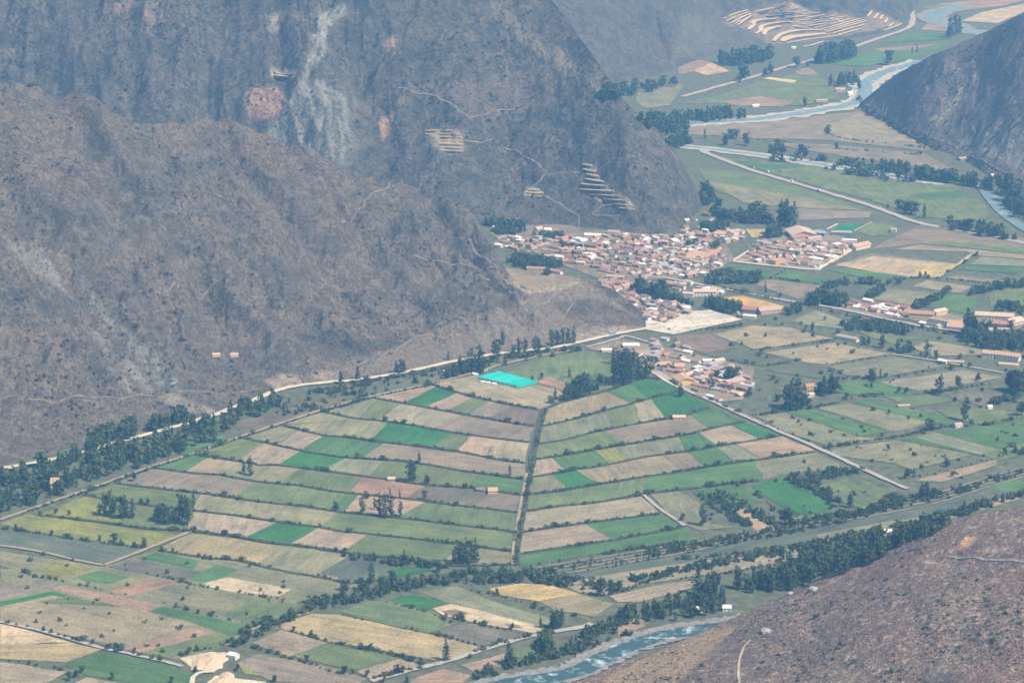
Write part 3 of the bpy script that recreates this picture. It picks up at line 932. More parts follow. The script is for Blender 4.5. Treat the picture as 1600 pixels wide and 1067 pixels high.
FIELDS = {
    'E': [
        ('dg', [(740, 700), (960, 612), (1130, 585), (1180, 600), (1270, 650), (1260, 760), (1080, 800), (1000, 760), (915, 735)]),
        ('gb', [(430, 742), (630, 700), (820, 765), (915, 745), (1010, 765), (1050, 800), (930, 858), (800, 838), (620, 798)]),
        ('pk', [(915, 735), (980, 705), (1050, 740), (1040, 775)]),
        ('gd', [(0, 820), (150, 770), (480, 690), (560, 700), (420, 738), (150, 797), (0, 845)]),
    ],
    'D': [
        ('gy', [(1060, 920), (1300, 870), (1600, 790), (1600, 830), (1300, 920), (1130, 970)]),
        ('gr', [(700, 1040), (900, 990), (1040, 980), (1060, 1010), (880, 1067), (690, 1067)]),
    ],
    'G': [
        ('og', [(0, 540), (480, 527), (728, 455), (951, 491), (1099, 503), (1289, 548), (1499, 585), (1700, 615), (1560, 660), (1380, 690), (1100, 880), (830, 960), (0, 780)]),
        ('yg', [(0, 330), (120, 287), (440, 325), (830, 385), (690, 440), (400, 405), (150, 365)]),
        ('gd', [(0, 358), (160, 376), (400, 416), (680, 455), (480, 512), (0, 428)]),
        ('og', [(0, 455), (470, 527), (430, 545), (100, 560), (0, 520)]),
        ('yg', [(180, 545), (250, 500), (430, 547), (250, 590)]),
        ('gr', [(350, 575), (450, 547), (600, 577), (510, 610), (400, 600)]),
        ('gr', [(620, 490), (730, 462), (925, 503), (890, 545)]),
        ('gy', [(500, 530), (610, 492), (870, 545), (1000, 560), (960, 600), (690, 570)]),
        ('gr', [(870, 590), (1000, 522), (1110, 542), (970, 605)]),
        ('sand', [(945, 605), (1060, 577), (1350, 635), (1290, 665), (1100, 650), (960, 620)]),
        ('pk', [(500, 642), (690, 577), (830, 605), (600, 668)]),
        ('og', [(600, 672), (850, 610), (1190, 677), (1020, 738), (700, 690)]),
        ('dg', [(1020, 752), (1190, 682), (1380, 700), (1310, 770), (1130, 790)]),
        ('pk', [(230, 632), (290, 612), (750, 707), (680, 737)]),
        ('gp', [(0, 602), (200, 592), (270, 612), (0, 682)]),
        ('bg', [(0, 690), (190, 652), (240, 642), (320, 662), (170, 690), (0, 712)]),
        ('gb', [(0, 714), (240, 662), (680, 737), (900, 792), (580, 900), (0, 775)]),
        ('dg', [(180, 690), (330, 665), (560, 715), (200, 700)]),
        ('gr', [(690, 737), (760, 712), (1130, 797), (1080, 860), (990, 825), (900, 790)]),
        ('pk', [(560, 910), (880, 812), (1000, 832), (650, 927)]),
        ('dg', [(650, 928), (1000, 834), (1090, 872), (950, 920), (780, 950)]),
        ('sand', [(0, 792), (120, 820), (330, 880), (0, 890)]),
        ('yb', [(0, 892), (330, 882), (470, 912), (300, 972), (0, 955)]),
        ('gr', [(300, 982), (470, 920), (740, 972), (900, 1032), (880, 1069), (620, 1069), (400, 1035)]),
        ('tn', [(0, 970), (310, 1015), (230, 1062), (0, 1045)]),
        ('gb', [(0, 1047), (230, 1064), (260, 1080), (0, 1100)]),
        ('tn', [(340, 1069), (400, 1040), (560, 1069), (560, 1090), (300, 1090)]),
        ('pale', [(830, 952), (980, 922), (1040, 932), (1030, 1000), (940, 1010), (880, 990)]),
        ('pale', [(930, 1090), (1000, 1032), (1060, 1042), (1230, 1062), (1250, 1100)]),
        ('yg', [(1100, 972), (1160, 990), (1250, 1042), (1130, 1022)]),
        ('tn', [(1165, 882), (1300, 822), (1520, 882), (1330, 947)]),
    ],
    'H': [
        ('og', [(370, 647), (540, 617), (600, 642), (720, 692), (960, 762), (1000, 800), (900, 805), (700, 745), (490, 692)]),
        ('dg', [(0, 738), (130, 692), (240, 682), (400, 735), (545, 792), (420, 837), (200, 790)]),
        ('bg', [(225, 682), (340, 657), (495, 692), (400, 732)]),
        ('gy', [(425, 840), (545, 797), (620, 792), (880, 852), (660, 897)]),
        ('sand', [(430, 722), (520, 702), (660, 732), (800, 772), (960, 822), (900, 837), (650, 792), (480, 752)]),
        ('br', [(470, 735), (540, 725), (600, 745), (560, 765), (500, 752)]),
        ('pale', [(640, 735), (780, 772), (860, 800), (760, 790), (660, 760)]),
        ('br', [(760, 790), (830, 800), (850, 815), (790, 812)]),
        ('yb', [(-280, 802), (-130, 747), (0, 752), (420, 842), (680, 905), (500, 972), (0, 885), (-40, 878), (-260, 820)]),
        ('dg', [(-220, 945), (-40, 887), (60, 897), (270, 952), (80, 1007), (-20, 990)]),
        ('gp', [(-470, 972), (-370, 932), (-20, 1000), (130, 1050), (20, 1100), (-320, 1055)]),
        ('tn', [(80, 1012), (270, 957), (400, 985), (150, 1050)]),
        ('pk', [(330, 1052), (480, 1002), (610, 1032), (560, 1080), (330, 1080)]),
        ('pk', [(560, 985), (760, 932), (800, 952), (780, 982), (640, 1022)]),
        ('yw', [(690, 632), (830, 607), (960, 612), (1110, 655), (930, 690), (750, 662)]),
        ('yb', [(930, 692), (1110, 655), (1270, 702), (1180, 762), (1000, 732)]),
        ('gb', [(1030, 612), (1200, 572), (1560, 520), (2130, 432), (2170, 470), (2130, 492), (1820, 552), (1600, 582), (1430, 606), (1260, 660), (1120, 652)]),
        ('tn', [(1250, 664), (1430, 624), (1600, 598), (1670, 592), (1650, 622), (1560, 650), (1400, 692), (1290, 692)]),
        ('dg', [(800, 922), (900, 892), (905, 950), (820, 952)]),
        ('pk', [(1290, 802), (1390, 762), (1420, 802), (1290, 852)]),
        ('bg', [(210, 550), (300, 530), (450, 545), (260, 580)]),
        ('gd', [(-90, 560), (40, 484), (100, 492), (280, 517), (200, 560), (60, 590)]),
    ],
    'I': [
        ('gr', [(60, 182), (290, 152), (380, 200), (330, 250), (200, 240), (100, 210)]),
        ('bg', [(335, 152), (470, 120), (600, 180), (735, 250), (600, 295), (500, 270), (390, 195)]),
        ('dg', [(640, 152), (830, 112), (1010, 200), (870, 272), (760, 232)]),
        ('tn', [(240, 257), (330, 262), (495, 350), (370, 372)]),
        ('og', [(-130, 195), (0, 180), (90, 230), (150, 330), (270, 347), (100, 362), (20, 330), (-60, 270)]),
        ('gr', [(0, 360), (90, 402), (0, 425)]),
        ('tn', [(1090, 132), (1200, 102), (1480, 32), (1470, 62), (1220, 137)]),
        ('gr', [(1420, 162), (1560, 122), (1620, 142), (1560, 192)]),
        ('tn', [(1360, 242), (1540, 202), (1580, 217), (1400, 267)]),
        ('og', [(630, 382), (960, 322), (1300, 280), (1290, 302), (900, 372), (860, 390), (680, 412)]),
        ('og', [(380, 62), (650, 12), (780, 72), (480, 105)]),
    ],
    'F': [
        ('gb', [(160, 512), (350, 472), (520, 482), (710, 532), (350, 582)]),
        ('gd', [(140, 612), (330, 587), (530, 627), (380, 660)]),
        ('pb', [(400, 597), (720, 552), (980, 602), (690, 652), (600, 645)]),
        ('gd', [(400, 672), (560, 652), (690, 660), (760, 700), (700, 720), (460, 690)]),
        ('og', [(700, 660), (1000, 617), (1240, 657), (940, 712), (770, 702)]),
        ('gb', [(910, 737), (1320, 677), (1500, 712), (1200, 767), (1110, 772)]),
        ('gr', [(730, 747), (880, 717), (1110, 782), (1150, 787), (960, 802), (730, 782)]),
        ('og', [(360, 892), (500, 875), (830, 985), (1000, 1000), (700, 1030), (500, 965)]),
        ('gr', [(500, 872), (620, 862), (980, 962), (840, 985)]),
        ('og', [(640, 852), (800, 832), (1160, 917), (1080, 952), (985, 962)]),
        ('gr', [(800, 828), (870, 812), (1280, 907), (1310, 932), (1160, 920)]),
        ('dg', [(960, 802), (1150, 790), (1260, 822), (1080, 852)]),
        ('gy', [(1240, 792), (1460, 762), (1540, 787), (1400, 842), (1280, 815)]),
        ('bg', [(1450, 767), (1600, 742), (1620, 792), (1550, 787)]),
        ('dg', [(1190, 862), (1400, 852), (1600, 882), (1580, 910), (1380, 930), (1260, 900)]),
        ('og', [(720, 1042), (1010, 1002), (1350, 1069), (1080, 1140), (1000, 1110), (700, 1069)]),
        ('gr', [(1020, 1002), (1200, 962), (1380, 942), (1620, 912), (1620, 1010), (1400, 1069)]),
        ('og', [(1100, 987), (1190, 968), (1500, 1050), (1400, 1072)]),
        ('dg', [(1400, 1067), (1620, 1012), (1620, 1060), (1480, 1100)]),
        ('gp', [(880, 122), (1000, 62), (1090, 22), (1140, 0), (1620, 67), (1620, 112), (1200, 82), (1130, 92)]),
        ('dg', [(1130, 92), (1200, 82), (1620, 112), (1620, 142)]),
        ('gb', [(1000, 120), (1120, 96), (1620, 144), (1620, 165), (1400, 150), (1340, 130)]),
        ('gp', [(720, 202), (880, 137), (1100, 160), (1270, 185), (1210, 190), (900, 190)]),
        ('sand', [(725, 190), (900, 152), (1290, 187), (1350, 140), (1375, 140), (1205, 250), (1000, 245)]),
        ('yw', [(1060, 195), (1290, 190), (1360, 145), (1375, 142), (1205, 250), (1090, 235)]),
        ('gr', [(690, 217), (740, 205), (1060, 242), (1010, 252), (870, 252)]),
        ('gr', [(200, 202), (240, 190), (430, 217), (420, 247), (330, 272), (150, 250)]),
        ('gr', [(440, 245), (500, 217), (690, 252), (650, 277)]),
        ('gp', [(350, 280), (420, 257), (660, 290), (560, 350), (470, 322)]),
        ('gd', [(700, 290), (900, 302), (870, 347), (700, 322)]),
        ('og', [(900, 350), (980, 302), (1170, 322), (1080, 380)]),
        ('gr', [(1130, 382), (1240, 325), (1420, 347), (1320, 415)]),
        ('gb', [(1080, 292), (1150, 262), (1360, 292), (1300, 322)]),
        ('gr', [(1290, 212), (1330, 192), (1600, 202), (1560, 235)]),
        ('gp', [(1240, 252), (1290, 240), (1530, 267), (1500, 282)]),
        ('og', [(1350, 190), (1400, 152), (1620, 172), (1620, 200)]),
        ('dg', [(1430, 330), (1500, 300), (1620, 300), (1620, 380), (1450, 400)]),
        ('og', [(520, 452), (640, 402), (800, 462), (780, 490), (600, 470)]),
        ('dg', [(790, 492), (860, 480), (1100, 532), (1000, 560)]),
        ('gb', [(1080, 572), (1150, 542), (1400, 582), (1400, 610), (1180, 612)]),
        ('och', [(210, 342), (300, 335), (490, 382), (470, 408), (300, 385)]),
        ('turf', [(710, 30), (765, 2), (855, 6), (800, 36)]),
        ('dg', [(830, 40), (880, -10), (1000, 10), (960, 50), (900, 60)]),
        ('yw', [(310, 25), (420, 28), (400, 62), (340, 66)]),
        ('br', [(-10, 520), (150, 510), (270, 570), (120, 605), (-10, 560)]),
        ('gr', [(195, 865), (320, 925), (240, 900)]),
    ],
    'C': [
        ('dg', [(90, 782), (330, 800), (640, 892), (860, 977), (400, 952), (150, 880)]),
        ('og', [(130, 840), (500, 900), (860, 977), (560, 965), (300, 940)]),
        ('dg', [(170, 742), (230, 735), (700, 775), (900, 812), (1280, 852), (1450, 980), (1400, 1032), (1100, 1002), (900, 932), (640, 865), (350, 775)]),
        ('gr', [(200, 745), (420, 760), (560, 770), (540, 800), (400, 790)]),
        ('gr', [(1060, 905), (1200, 890), (1330, 890), (1380, 920), (1150, 930)]),
        ('gp', [(550, 967), (900, 982), (880, 1010), (560, 1022)]),
        ('gp', [(30, 592), (400, 562), (800, 522), (840, 512), (1000, 592), (1280, 662), (1150, 700), (700, 652), (350, 642), (30, 622)]),
        ('gb', [(700, 575), (840, 530), (1000, 600), (1120, 660), (900, 660), (720, 630)]),
        ('gp', [(400, 660), (700, 672), (1130, 710), (1300, 800), (1000, 760), (600, 700)]),
        ('pk', [(900, 520), (1000, 560), (1280, 650), (1260, 690), (1150, 650), (980, 590)]),
        ('dg', [(0, 482), (200, 442), (370, 382), (560, 342), (640, 342), (730, 422), (740, 462), (560, 492), (350, 482)]),
        ('pk', [(210, 472), (380, 447), (530, 475), (480, 497), (250, 490)]),
        ('pk', [(540, 330), (600, 315), (650, 345), (560, 350)]),
        ('pale', [(390, 365), (430, 360), (550, 375), (530, 387)]),
        ('gr', [(640, 292), (900, 242), (1250, 192), (1240, 222), (1090, 272), (850, 312)]),
        ('pk', [(900, 227), (1200, 205), (1100, 232), (930, 240)]),
        ('gr', [(930, 202), (1080, 152), (1240, 162), (1250, 185)]),
        ('sand', [(-40, 245), (0, 232), (110, 217), (210, 242), (100, 262)]),
        ('sand', [(70, 332), (150, 292), (240, 332), (130, 352)]),
        ('pk', [(0, 300), (100, 280), (150, 290), (70, 335), (0, 350)]),
        ('og', [(-200, 470), (-180, 420), (0, 390), (20, 400), (-40, 490), (-150, 505)]),
        ('pk', [(1120, 142), (1160, 102), (1230, 112), (1240, 147)]),
        ('sand', [(1310, 100), (1400, 60), (1600, 20), (1620, 50), (1480, 110)]),
        ('pk', [(1200, 20), (1400, 0), (1620, 0), (1500, 30), (1320, 50)]),
        ('dg', [(1120, 40), (1200, 20), (1320, 55), (1240, 60)]),
    ],
}
field([(838, 886), (905, 874), (1085, 847), (1190, 828), (1300, 806), (1420, 785), (1600, 735), (1640, 740), (1600, 772), (1430, 822), (1260, 858), (1080, 892), (985, 910), (900, 905)], 'gd')
for tl in ('E', 'D', 'G', 'H', 'I', 'F', 'C'):
    for c, pts in FIELDS[tl]:
        field(T(tl, pts), c)

# trodden earth between the houses
for _tl, _p in ((K740, [(205, 290), (480, 290), (800, 300), (1030, 280), (1600, 270), (1760, 330), (1900, 300), (2300, 300), (2420, 500), (2200, 660), (1800, 690), (1600, 700), (1600, 1060), (1480, 930), (1240, 840), (1150, 690), (860, 580), (760, 510), (560, 480), (430, 450), (200, 400)]),
                (K1130, [(90, 535), (260, 420), (340, 330), (560, 250), (900, 230), (1180, 330), (1260, 380), (1000, 545), (960, 570), (830, 610), (600, 590), (300, 560)]),
                (K890, [(160, 390), (480, 300), (700, 340), (860, 370), (1130, 430), (1380, 490), (1700, 560), (1700, 720), (1600, 860), (1400, 880), (1200, 840), (1070, 770), (960, 690), (800, 590), (640, 500), (420, 440)]),
                (K890, [(660, 60), (860, 0), (1040, -50), (1110, 30), (900, 145), (690, 110)]),
                (KJ, [(-20, 270), (150, 230), (560, 250), (660, 290), (860, 310), (1110, 340), (1112, 480), (640, 375), (300, 330), (0, 290)]),
                (KJ, [(1190, 360), (1500, 360), (1640, 390), (1640, 440), (1480, 510), (1280, 490)])):
    field(T(_tl, _p), 'gp', 'ground_yard')
field(T(K740, [(230, 590), (480, 605), (830, 655), (1000, 690), (900, 790), (780, 840), (560, 800), (320, 720)]), 'gp')
field(T(K740, [(130, 270), (520, 195), (900, 180), (1000, 250), (1600, 225), (1620, 285), (1000, 290), (200, 300)]), 'gp')
_mr = random.Random(3)
for _gx in range(5):
    for _gy in range(9):
        _x0, _y0 = 1625 + _gx * 75, 440 + _gy * 38
        _s = 0.35 + 0.08 * (_gy % 3)
        field([(_x0, _y0 + 8), (_x0 + 40, _y0 - 8), (_x0 + 72, _y0 + 6), (_x0 + 34, _y0 + 24)], _mr.choice(['gb', 'dg', 'gr', 'og', 'gp', 'dg', 'tn']))
for _gx in range(9):
    field([(-470 + _gx * 48, 905 + (_gx % 3) * 40), (-440 + _gx * 48, 885 + (_gx % 3) * 40), (-400 + _gx * 48, 893 + (_gx % 3) * 40), (-428 + _gx * 48, 916 + (_gx % 3) * 40)], _mr.choice(['gb', 'dg', 'og', 'tn']))
# the pale beaten ground of the open lot
field(T(K890, [(880, 150), (1100, 45), (1300, 30), (1600, 120), (1100, 228), (960, 258), (700, 212), (692, 112)]), 'lot', 'ground_lot')


# ------------------------------------------------------------------ grass verges, lanes, roads
def road(name, pts, width, mat, label, lift=1.4, drape=False, tl=None, step=14, jit=0.5):
    pts = T(tl, pts)
    if drape:
        line = [hit(x, y)[0] for x, y in pts]
        line = resample([Vector(p) for p in line], 6)
    else:
        line = smooth_line([ground(x, y) for x, y in pts], step)
    return ribbon_mesh(name, line, width, lift, mat, drape=drape, jit=jit, kind='structure', label=label)


VERGES = [L0[1:], L1, L2, L3, L4, L5, L6, L7, L8, L9, L11, R1, R2, R3, R4, R5, R6, R7[:6], R8, R9]
for i, ln in enumerate(VERGES):
    ribbon_mesh('grass_verge', smooth_line([ground(x, y) for x, y in ln], 12), 5.0, 1.15 + 0.004 * i, M_VERGE, jit=0.9, kind='structure')
MID = [(849, 639), (840, 672), (832, 707), (826, 740), (819, 775), (812, 815), (806, 850), (803, 882)]
ribbon_mesh('grass_verge', smooth_line([ground(x + 2, y) for x, y in MID], 12), 9.0, 1.25, M_VERGE, jit=0.5, kind='structure')
road('path', [(x - 3.0, y) for x, y in MID[3:]], 3.5, M_PATH, 'narrow lane up the middle of the fan of fields')
road('path', [(0, 813), (34, 801), (115, 773), (169, 754), (233, 731), (300, 710), (381, 681), (439, 662), (505, 641), (581, 620), (675, 600), (735, 585), (786, 570), (850, 556), (911, 546)], 6.0, M_PATH, 'dirt track along the upper edge of the fields')
road('road', [(-40, 742), (0, 734), (57, 724), (91, 717), (140, 704), (196, 689), (270, 669), (337, 649), (405, 623), (449, 607), (516, 598), (547, 596), (631, 583), (709, 566), (786, 553), (854, 546), (901, 537), (952, 525), (1012, 514), (1040, 510)], 11.0, M_ROADPALE, 'pale dirt road curving along the foot of the left hill', lift=1.9)
road('road', [(1003, 432), (1040, 435), (1060, 439), (1144, 455), (1242, 473), (1303, 482), (1364, 495), (1431, 509), (1499, 519), (1560, 533), (1640, 552)], 9.0, M_ROADGREY, 'grey main road running right from the town', lift=1.7)
road('road', [(966, 474), (985, 455), (1000, 440), (1040, 412), (1062, 385), (1088, 362), (1110, 346), (1128, 335), (1100, 262), (1105, 243)][:8], 8.0, M_ROADGREY, 'street climbing through the town to the far trees', lift=1.75)
road('road', [(1096, 236), (1111, 243), (1175, 267), (1276, 297), (1364, 324), (1431, 348), (1482, 358), (1560, 372), (1640, 390)], 15.0, M_ROADGREY, 'straight pale road crossing the far green fields', lift=1.72)
road('road', [(1424, -14), (1425, 20), (1426, 34), (1416, 46), (1364, 64), (1330, 76), (1280, 92), (1229, 105), (1188, 118), (1127, 135), (1067, 152)], 16.0, M_ROADGREY, 'far valley road bending past the terraces', lift=1.74)
road('road', [(1005, 572), (1040, 590), (1070, 609), (1122, 632), (1175, 656), (1222, 677), (1289, 706), (1350, 735), (1418, 765)], 7.5, M_ROADGREY, 'grey lane running diagonally between the right-hand fields', lift=1.76)
road('path', [(0, 853), (60, 862), (120, 876), (163, 884)], 5.0, M_PATH, 'dirt track at the lower left meeting a corner')
road('path', [(163, 884), (230, 858), (298, 831)], 6.0, M_PATH, 'pinkish dirt track climbing from the corner to the hedge')
road('path', [(-10, 970), (67, 987), (152, 1011), (202, 1022), (256, 1034), (285, 1042)], 5.0, M_ROADGREY, 'pale track across the lowest fields')
road('path', [(580, 1065), (640, 1048), (699, 1034), (766, 1012), (834, 994), (900, 982), (925, 975)], 8.0, M_ROADGREY, 'gravel track near the river at the bottom')
road('path', [(1006, 774), (1030, 795), (1070, 822)], 5.0, M_ROADGREY, 'short lane at the end of the right-hand strips')
road('path', [(390, 985), (440, 970), (482, 958)], 5.0, M_PATH, 'short track beside the stream trees')
road('path', [(300, 1072), (302, 1060), (312, 1052), (335, 1050)], 5.0, M_ROADPALE, 'pale loop of track around the earth pit')
road('path', T(K890, [(160, 375), (330, 330), (480, 285), (520, 270), (720, 325), (860, 370)]), 6.0, M_ROADGREY, 'track from the road to the lower village')
road('road', T(K890, [(690, 560), (780, 610), (900, 690), (1000, 740), (1060, 775)]), 6.0, M_ROADPALE, 'pale walled lane at the edge of the village')
road('road', T(K1230, [(390, 545), (500, 480), (620, 405)]), 9.0, M_ROADPALE, 'pale street along the right side of the town', lift=1.71)
road('road', T(K1130, [(90, 530), (300, 555), (560, 580), (820, 605), (960, 560)]), 8.0, M_ROADPALE, 'pale street below the walled town block', lift=1.70)
road('path', T('F', [(990, 605), (1190, 635), (1300, 655), (1510, 692)]), 5.0, M_ROADGREY, 'narrow lane past the white house')
# terraced stripes of stone below the right fan
for k in range(4):
    dy = 6 + k * 5.5
    road('terrace_bank', [(840 - k * 6, 882 + dy), (905, 872 + dy * 0.95), (985, 859 + dy * 0.9), (1075, 845 + dy * 0.8), (1185, 826 + dy * 0.6)], 2.0, M_PATH, 'stony terrace line below the right-hand fields', lift=1.3 + k * 0.01, jit=1.5)
for k in range(4):
    dy = k * 5.0
    road('terrace_bank', [(1235, 812 + dy), (1300, 803 + dy * 0.9), (1400, 785 + dy), (1470, 770 + dy), (1540, 748 + dy), (1610, 728 + dy)], 2.0, M_PATH, 'stony terrace line right of the lane end', lift=1.34 + k * 0.01, jit=1.5)

# hillside paths
HP = [
    ('D', [(0, 820), (200, 815), (420, 805), (600, 800), (800, 790), (1000, 785), (1200, 765)], 3.0),
    ('D', [(640, 315), (760, 320), (960, 315), (1280, 318)], 3.0),
    ('B', [(0, 1030), (80, 985), (120, 930), (230, 865), (290, 835)], 4.5),
    ('E', [(340, 150), (440, 175), (560, 185), (720, 200)], 3.0),
    ('E', [(350, 270), (520, 265), (700, 265)], 3.0),
    ('E', [(0, 680), (150, 625), (260, 590), (340, 530), (450, 470), (580, 440), (740, 420), (860, 370), (1000, 325), (1130, 260)], 5.0),
    ('E', [(600, 70), (620, 110), (660, 160), (720, 190), (740, 240), (800, 290)], 6.0),
    ('E', [(1030, 440), (1060, 400), (1090, 370)], 4.0),
    ('E', [(980, 300), (1040, 270), (1100, 250)], 5.0),
    ('B', [(270, 410), (420, 440), (520, 480), (580, 530), (600, 545), (740, 510), (900, 485)], 4.0),
    ('B', [(580, 655), (740, 665), (830, 700), (920, 760), (960, 800), (930, 840), (880, 870)], 4.5),
    ('B', [(960, 805), (1060, 800), (1130, 790)], 4.0),
    ('B', [(940, 905), (1030, 950), (1110, 1000), (1110, 1060)], 4.5),
    ('B', [(1170, 990), (1220, 950), (1290, 945)], 5.0),
    ('B', [(1170, 995), (1300, 1000)], 4.0),
    ('B', [(1200, 790), (1260, 750)], 4.0),
    ('A', [(1420, 290), (1450, 230), (1480, 150), (1520, 80)], 6.0),
    ('C', [(880, 520), (980, 580), (1100, 640), (1280, 680), (1400, 740), (1600, 850)], 5.0),
]
for tl, pts, w in HP:
    nm = {'I': 'path running over the near scrub hill'}.get(tl, 'faint pale footpath across the dry hillside')
    road('path', pts, w * 0.62, M_HILLPATH, nm, lift=0.7, drape=True, tl=tl, jit=1.2)

road('path', [(1215, 485), (1300, 492), (1420, 500), (1600, 510), (1700, 505)], 3.4, M_GRAVEL, 'pale ledge track across the near scrub hill', lift=0.9, drape=True, tl='I', jit=0.5)
road('path', [(285, 1085), (278, 1020), (282, 960), (300, 905), (332, 868)], 2.6, plain_material('straw_path', (.48, .41, .26), .2, .3), 'straw-coloured path up the near scrub hill', lift=0.7, drape=True, tl='I', jit=0.6)
# ------------------------------------------------------------------ the river
def flat_poly(name, pts, z, mat, label):
    vs = [ground(x, y) for x, y in pts]
    ring = crom(vs + [vs[0]], len(vs) * 7)[:-1]
    vs = [Vector((p[0] + rng.uniform(-1, 1), p[1] + rng.uniform(-1.5, 1.5), z)) for p in ring]
    o = mesh_obj(name, vs, [tuple(range(len(vs)))], mat, kind='structure', label=label)
    if o.data.polygons[0].normal.z < 0:
        o.data.flip_normals()
    return o


_rl = smooth_line([ground(x, y) for x, y in T('H', [(560, 1130), (680, 1092), (800, 1064), (950, 1044), (1090, 1012), (1190, 965), (1290, 915), (1400, 872), (1520, 842), (1650, 822), (1800, 800), (1900, 785)])], 9)
ribbon_mesh('gravel_bank', _rl, 42, 1.5, M_GRAVEL, jit=0.35, kind='structure', label='stony grey river bank at the bottom')
ribbon_mesh('river', [p + Vector((2, -3, 0)) for p in _rl], 25, 1.62, M_RAPIDS, jit=0.25, kind='structure', label='blue-green river with white rapids at the bottom')
for _pts, _wb, _ww, _lb in (([(1130, 284), (1060, 306), (1000, 322), (925, 350), (868, 390), (862, 430), (840, 468), (760, 495), (640, 515), (500, 537), (350, 555), (160, 566), (20, 578)], 76, 34, 'far river bend at the foot of the right hill'),
                        ([(20, 680), (140, 692), (400, 725), (560, 750), (700, 770), (900, 803), (1100, 835), (1240, 852)], 46, 17, 'narrow middle river arm')):
    _l = smooth_line([ground(x, y) for x, y in T('C', _pts)], 16)
    ribbon_mesh('gravel_bank', _l, _wb, 1.5, plain_material('pale_gravel', (.46, .44, .41), .3, .08), jit=0.5, kind='structure', label='pale gravel edging the ' + _lb)
    ribbon_mesh('river', [p + Vector((0, rng.uniform(-3, 3), 0)) for p in _l], _ww, 1.62, M_WATER, jit=0.45, kind='structure', label='pale blue water of the ' + _lb)
flat_poly('river', T('C', [(1380, 862), (1430, 865), (1490, 920), (1530, 980), (1600, 1040), (1680, 1080), (1690, 1110), (1600, 1075), (1500, 1010), (1430, 940)]), 1.62, M_WATER, 'bright blue river reach among dark trees at the right edge')
_l = smooth_line([ground(x, y) for x, y in T('C', [(1330, 30), (1240, 50), (1180, 72), (1190, 100), (1270, 118), (1310, 140), (1400, 156), (1480, 165)])], 16)
ribbon_mesh('gravel_bank', _l, 90, 1.5, M_GRAVEL, jit=0.5, kind='structure', label='gravel along the farthest river loop')
ribbon_mesh('river', _l, 48, 1.62, M_WATER, jit=0.4, kind='structure', label='pale river loop at the far top right')

# ------------------------------------------------------------------ old farming terraces at the far end
def terrace_pieces(root, tl, bands, wide, w0, lift=2.5, dz=7, mat=M_TERR, wall=M_TERRWALL):
    for i, b in enumerate(bands):
        line = [hit(x, y)[0] for x, y in T(tl, b)]
        line = [Vector(p) for p in crom(line, len(line) * 5)]
        w = wide.get(i, w0)
        n = len(line)
        vs = []
        for k, p in enumerate(line):
            t = line[min(k + 1, n - 1)] - line[max(k - 1, 0)]
            t.z = 0
            t.normalize()
            s = Vector((-t.y, t.x, 0))
            if s.y < 0:
                s = -s
            ww = w * (0.35 + 0.65 * math.sin(math.pi * (k + 0.5) / n)) * rng.uniform(0.85, 1.15)
            z = p.z + lift
            a = p - s * ww * 0.5
            c = p + s * ww * 0.5
            vs += [Vector((a.x, a.y, z - dz)), Vector((a.x, a.y, z)), Vector((c.x, c.y, z + 0.6)), Vector((c.x, c.y, z - dz))]
        fs, fm = [], []
        for k in range(n - 1):
            q = 4 * k
            for j, mi in ((0, 1), (1, 0), (2, 1)):
                fs.append((q + j, q + 4 + j, q + 5 + j, q + 1 + j))
                fm.append(mi)
        fs += [(0, 1, 2, 3), (4 * n - 1, 4 * n - 2, 4 * n - 3, 4 * n - 4)]
        fm += [1, 1]
        o = mesh_obj('terrace', [v - root.location for v in vs], fs, None, parent=root, mats=[mat, wall], fmat=fm)


def terraces():
    root = empty('terraced_slope', ground(*T(KT, [(700, 200)])[0]), label='pale curving farming terraces on the far slope', cat='terraces')
    bands = [
        [(90, 150), (190, 110), (285, 82)], [(155, 185), (230, 142), (312, 108)], [(205, 198), (265, 155), (310, 125)],
        [(290, 232), (315, 205), (320, 175), (370, 158), (500, 148)], [(340, 262), (380, 240), (400, 200), (560, 172), (640, 180)],
        [(405, 272), (430, 232), (520, 208), (640, 205), (740, 222)], [(480, 318), (530, 270), (620, 242), (740, 232), (840, 238)],
        [(545, 320), (600, 290), (720, 275), (880, 260)], [(580, 335), (720, 308), (880, 290), (1000, 270)], [(700, 362), (780, 345), (860, 320)],
        [(500, 105), (660, 97), (740, 86)], [(560, 130), (700, 113), (820, 104)], [(590, 158), (740, 140), (870, 116)],
        [(640, 180), (800, 160), (950, 142), (1035, 130)], [(740, 205), (860, 185), (1000, 150)], [(830, 233), (950, 200), (1060, 168), (1140, 148)],
        [(880, 250), (1000, 215), (1130, 180), (1190, 165)], [(960, 275), (1080, 240), (1150, 222)], [(880, 145), (940, 155), (1010, 180)],
        [(490, 55), (560, 40), (600, 20)], [(520, 80), (600, 60), (640, 38)], [(550, 95), (640, 70), (672, 56)],
        [(1190, 135), (1225, 90)], [(1240, 150), (1275, 105)], [(1285, 155), (1310, 120)], [(1320, 182), (1345, 145)], [(1350, 210), (1390, 182)], [(1310, 240), (1380, 215), (1450, 188)],
        [(420, 130), (560, 118)], [(330, 100), (450, 72), (540, 60)],
    ]
    wide = {3: 20, 5: 22, 6: 20, 7: 34, 4: 15}
    for i in range(10, 17):
        a, b = bands[i], bands[i + 1]
        qa, qb = crom(a, 5), crom(b, 5)
        bands.append([tuple(p) for p in (qa + qb) / 2])
    for i in (0, 1, 19, 20):
        qa, qb = crom(bands[i], 4), crom(bands[i + 1], 4)
        bands.append([tuple(p) for p in (qa + qb) / 2])
    terrace_pieces(root, KT, bands, wide, 6.5)
    return root


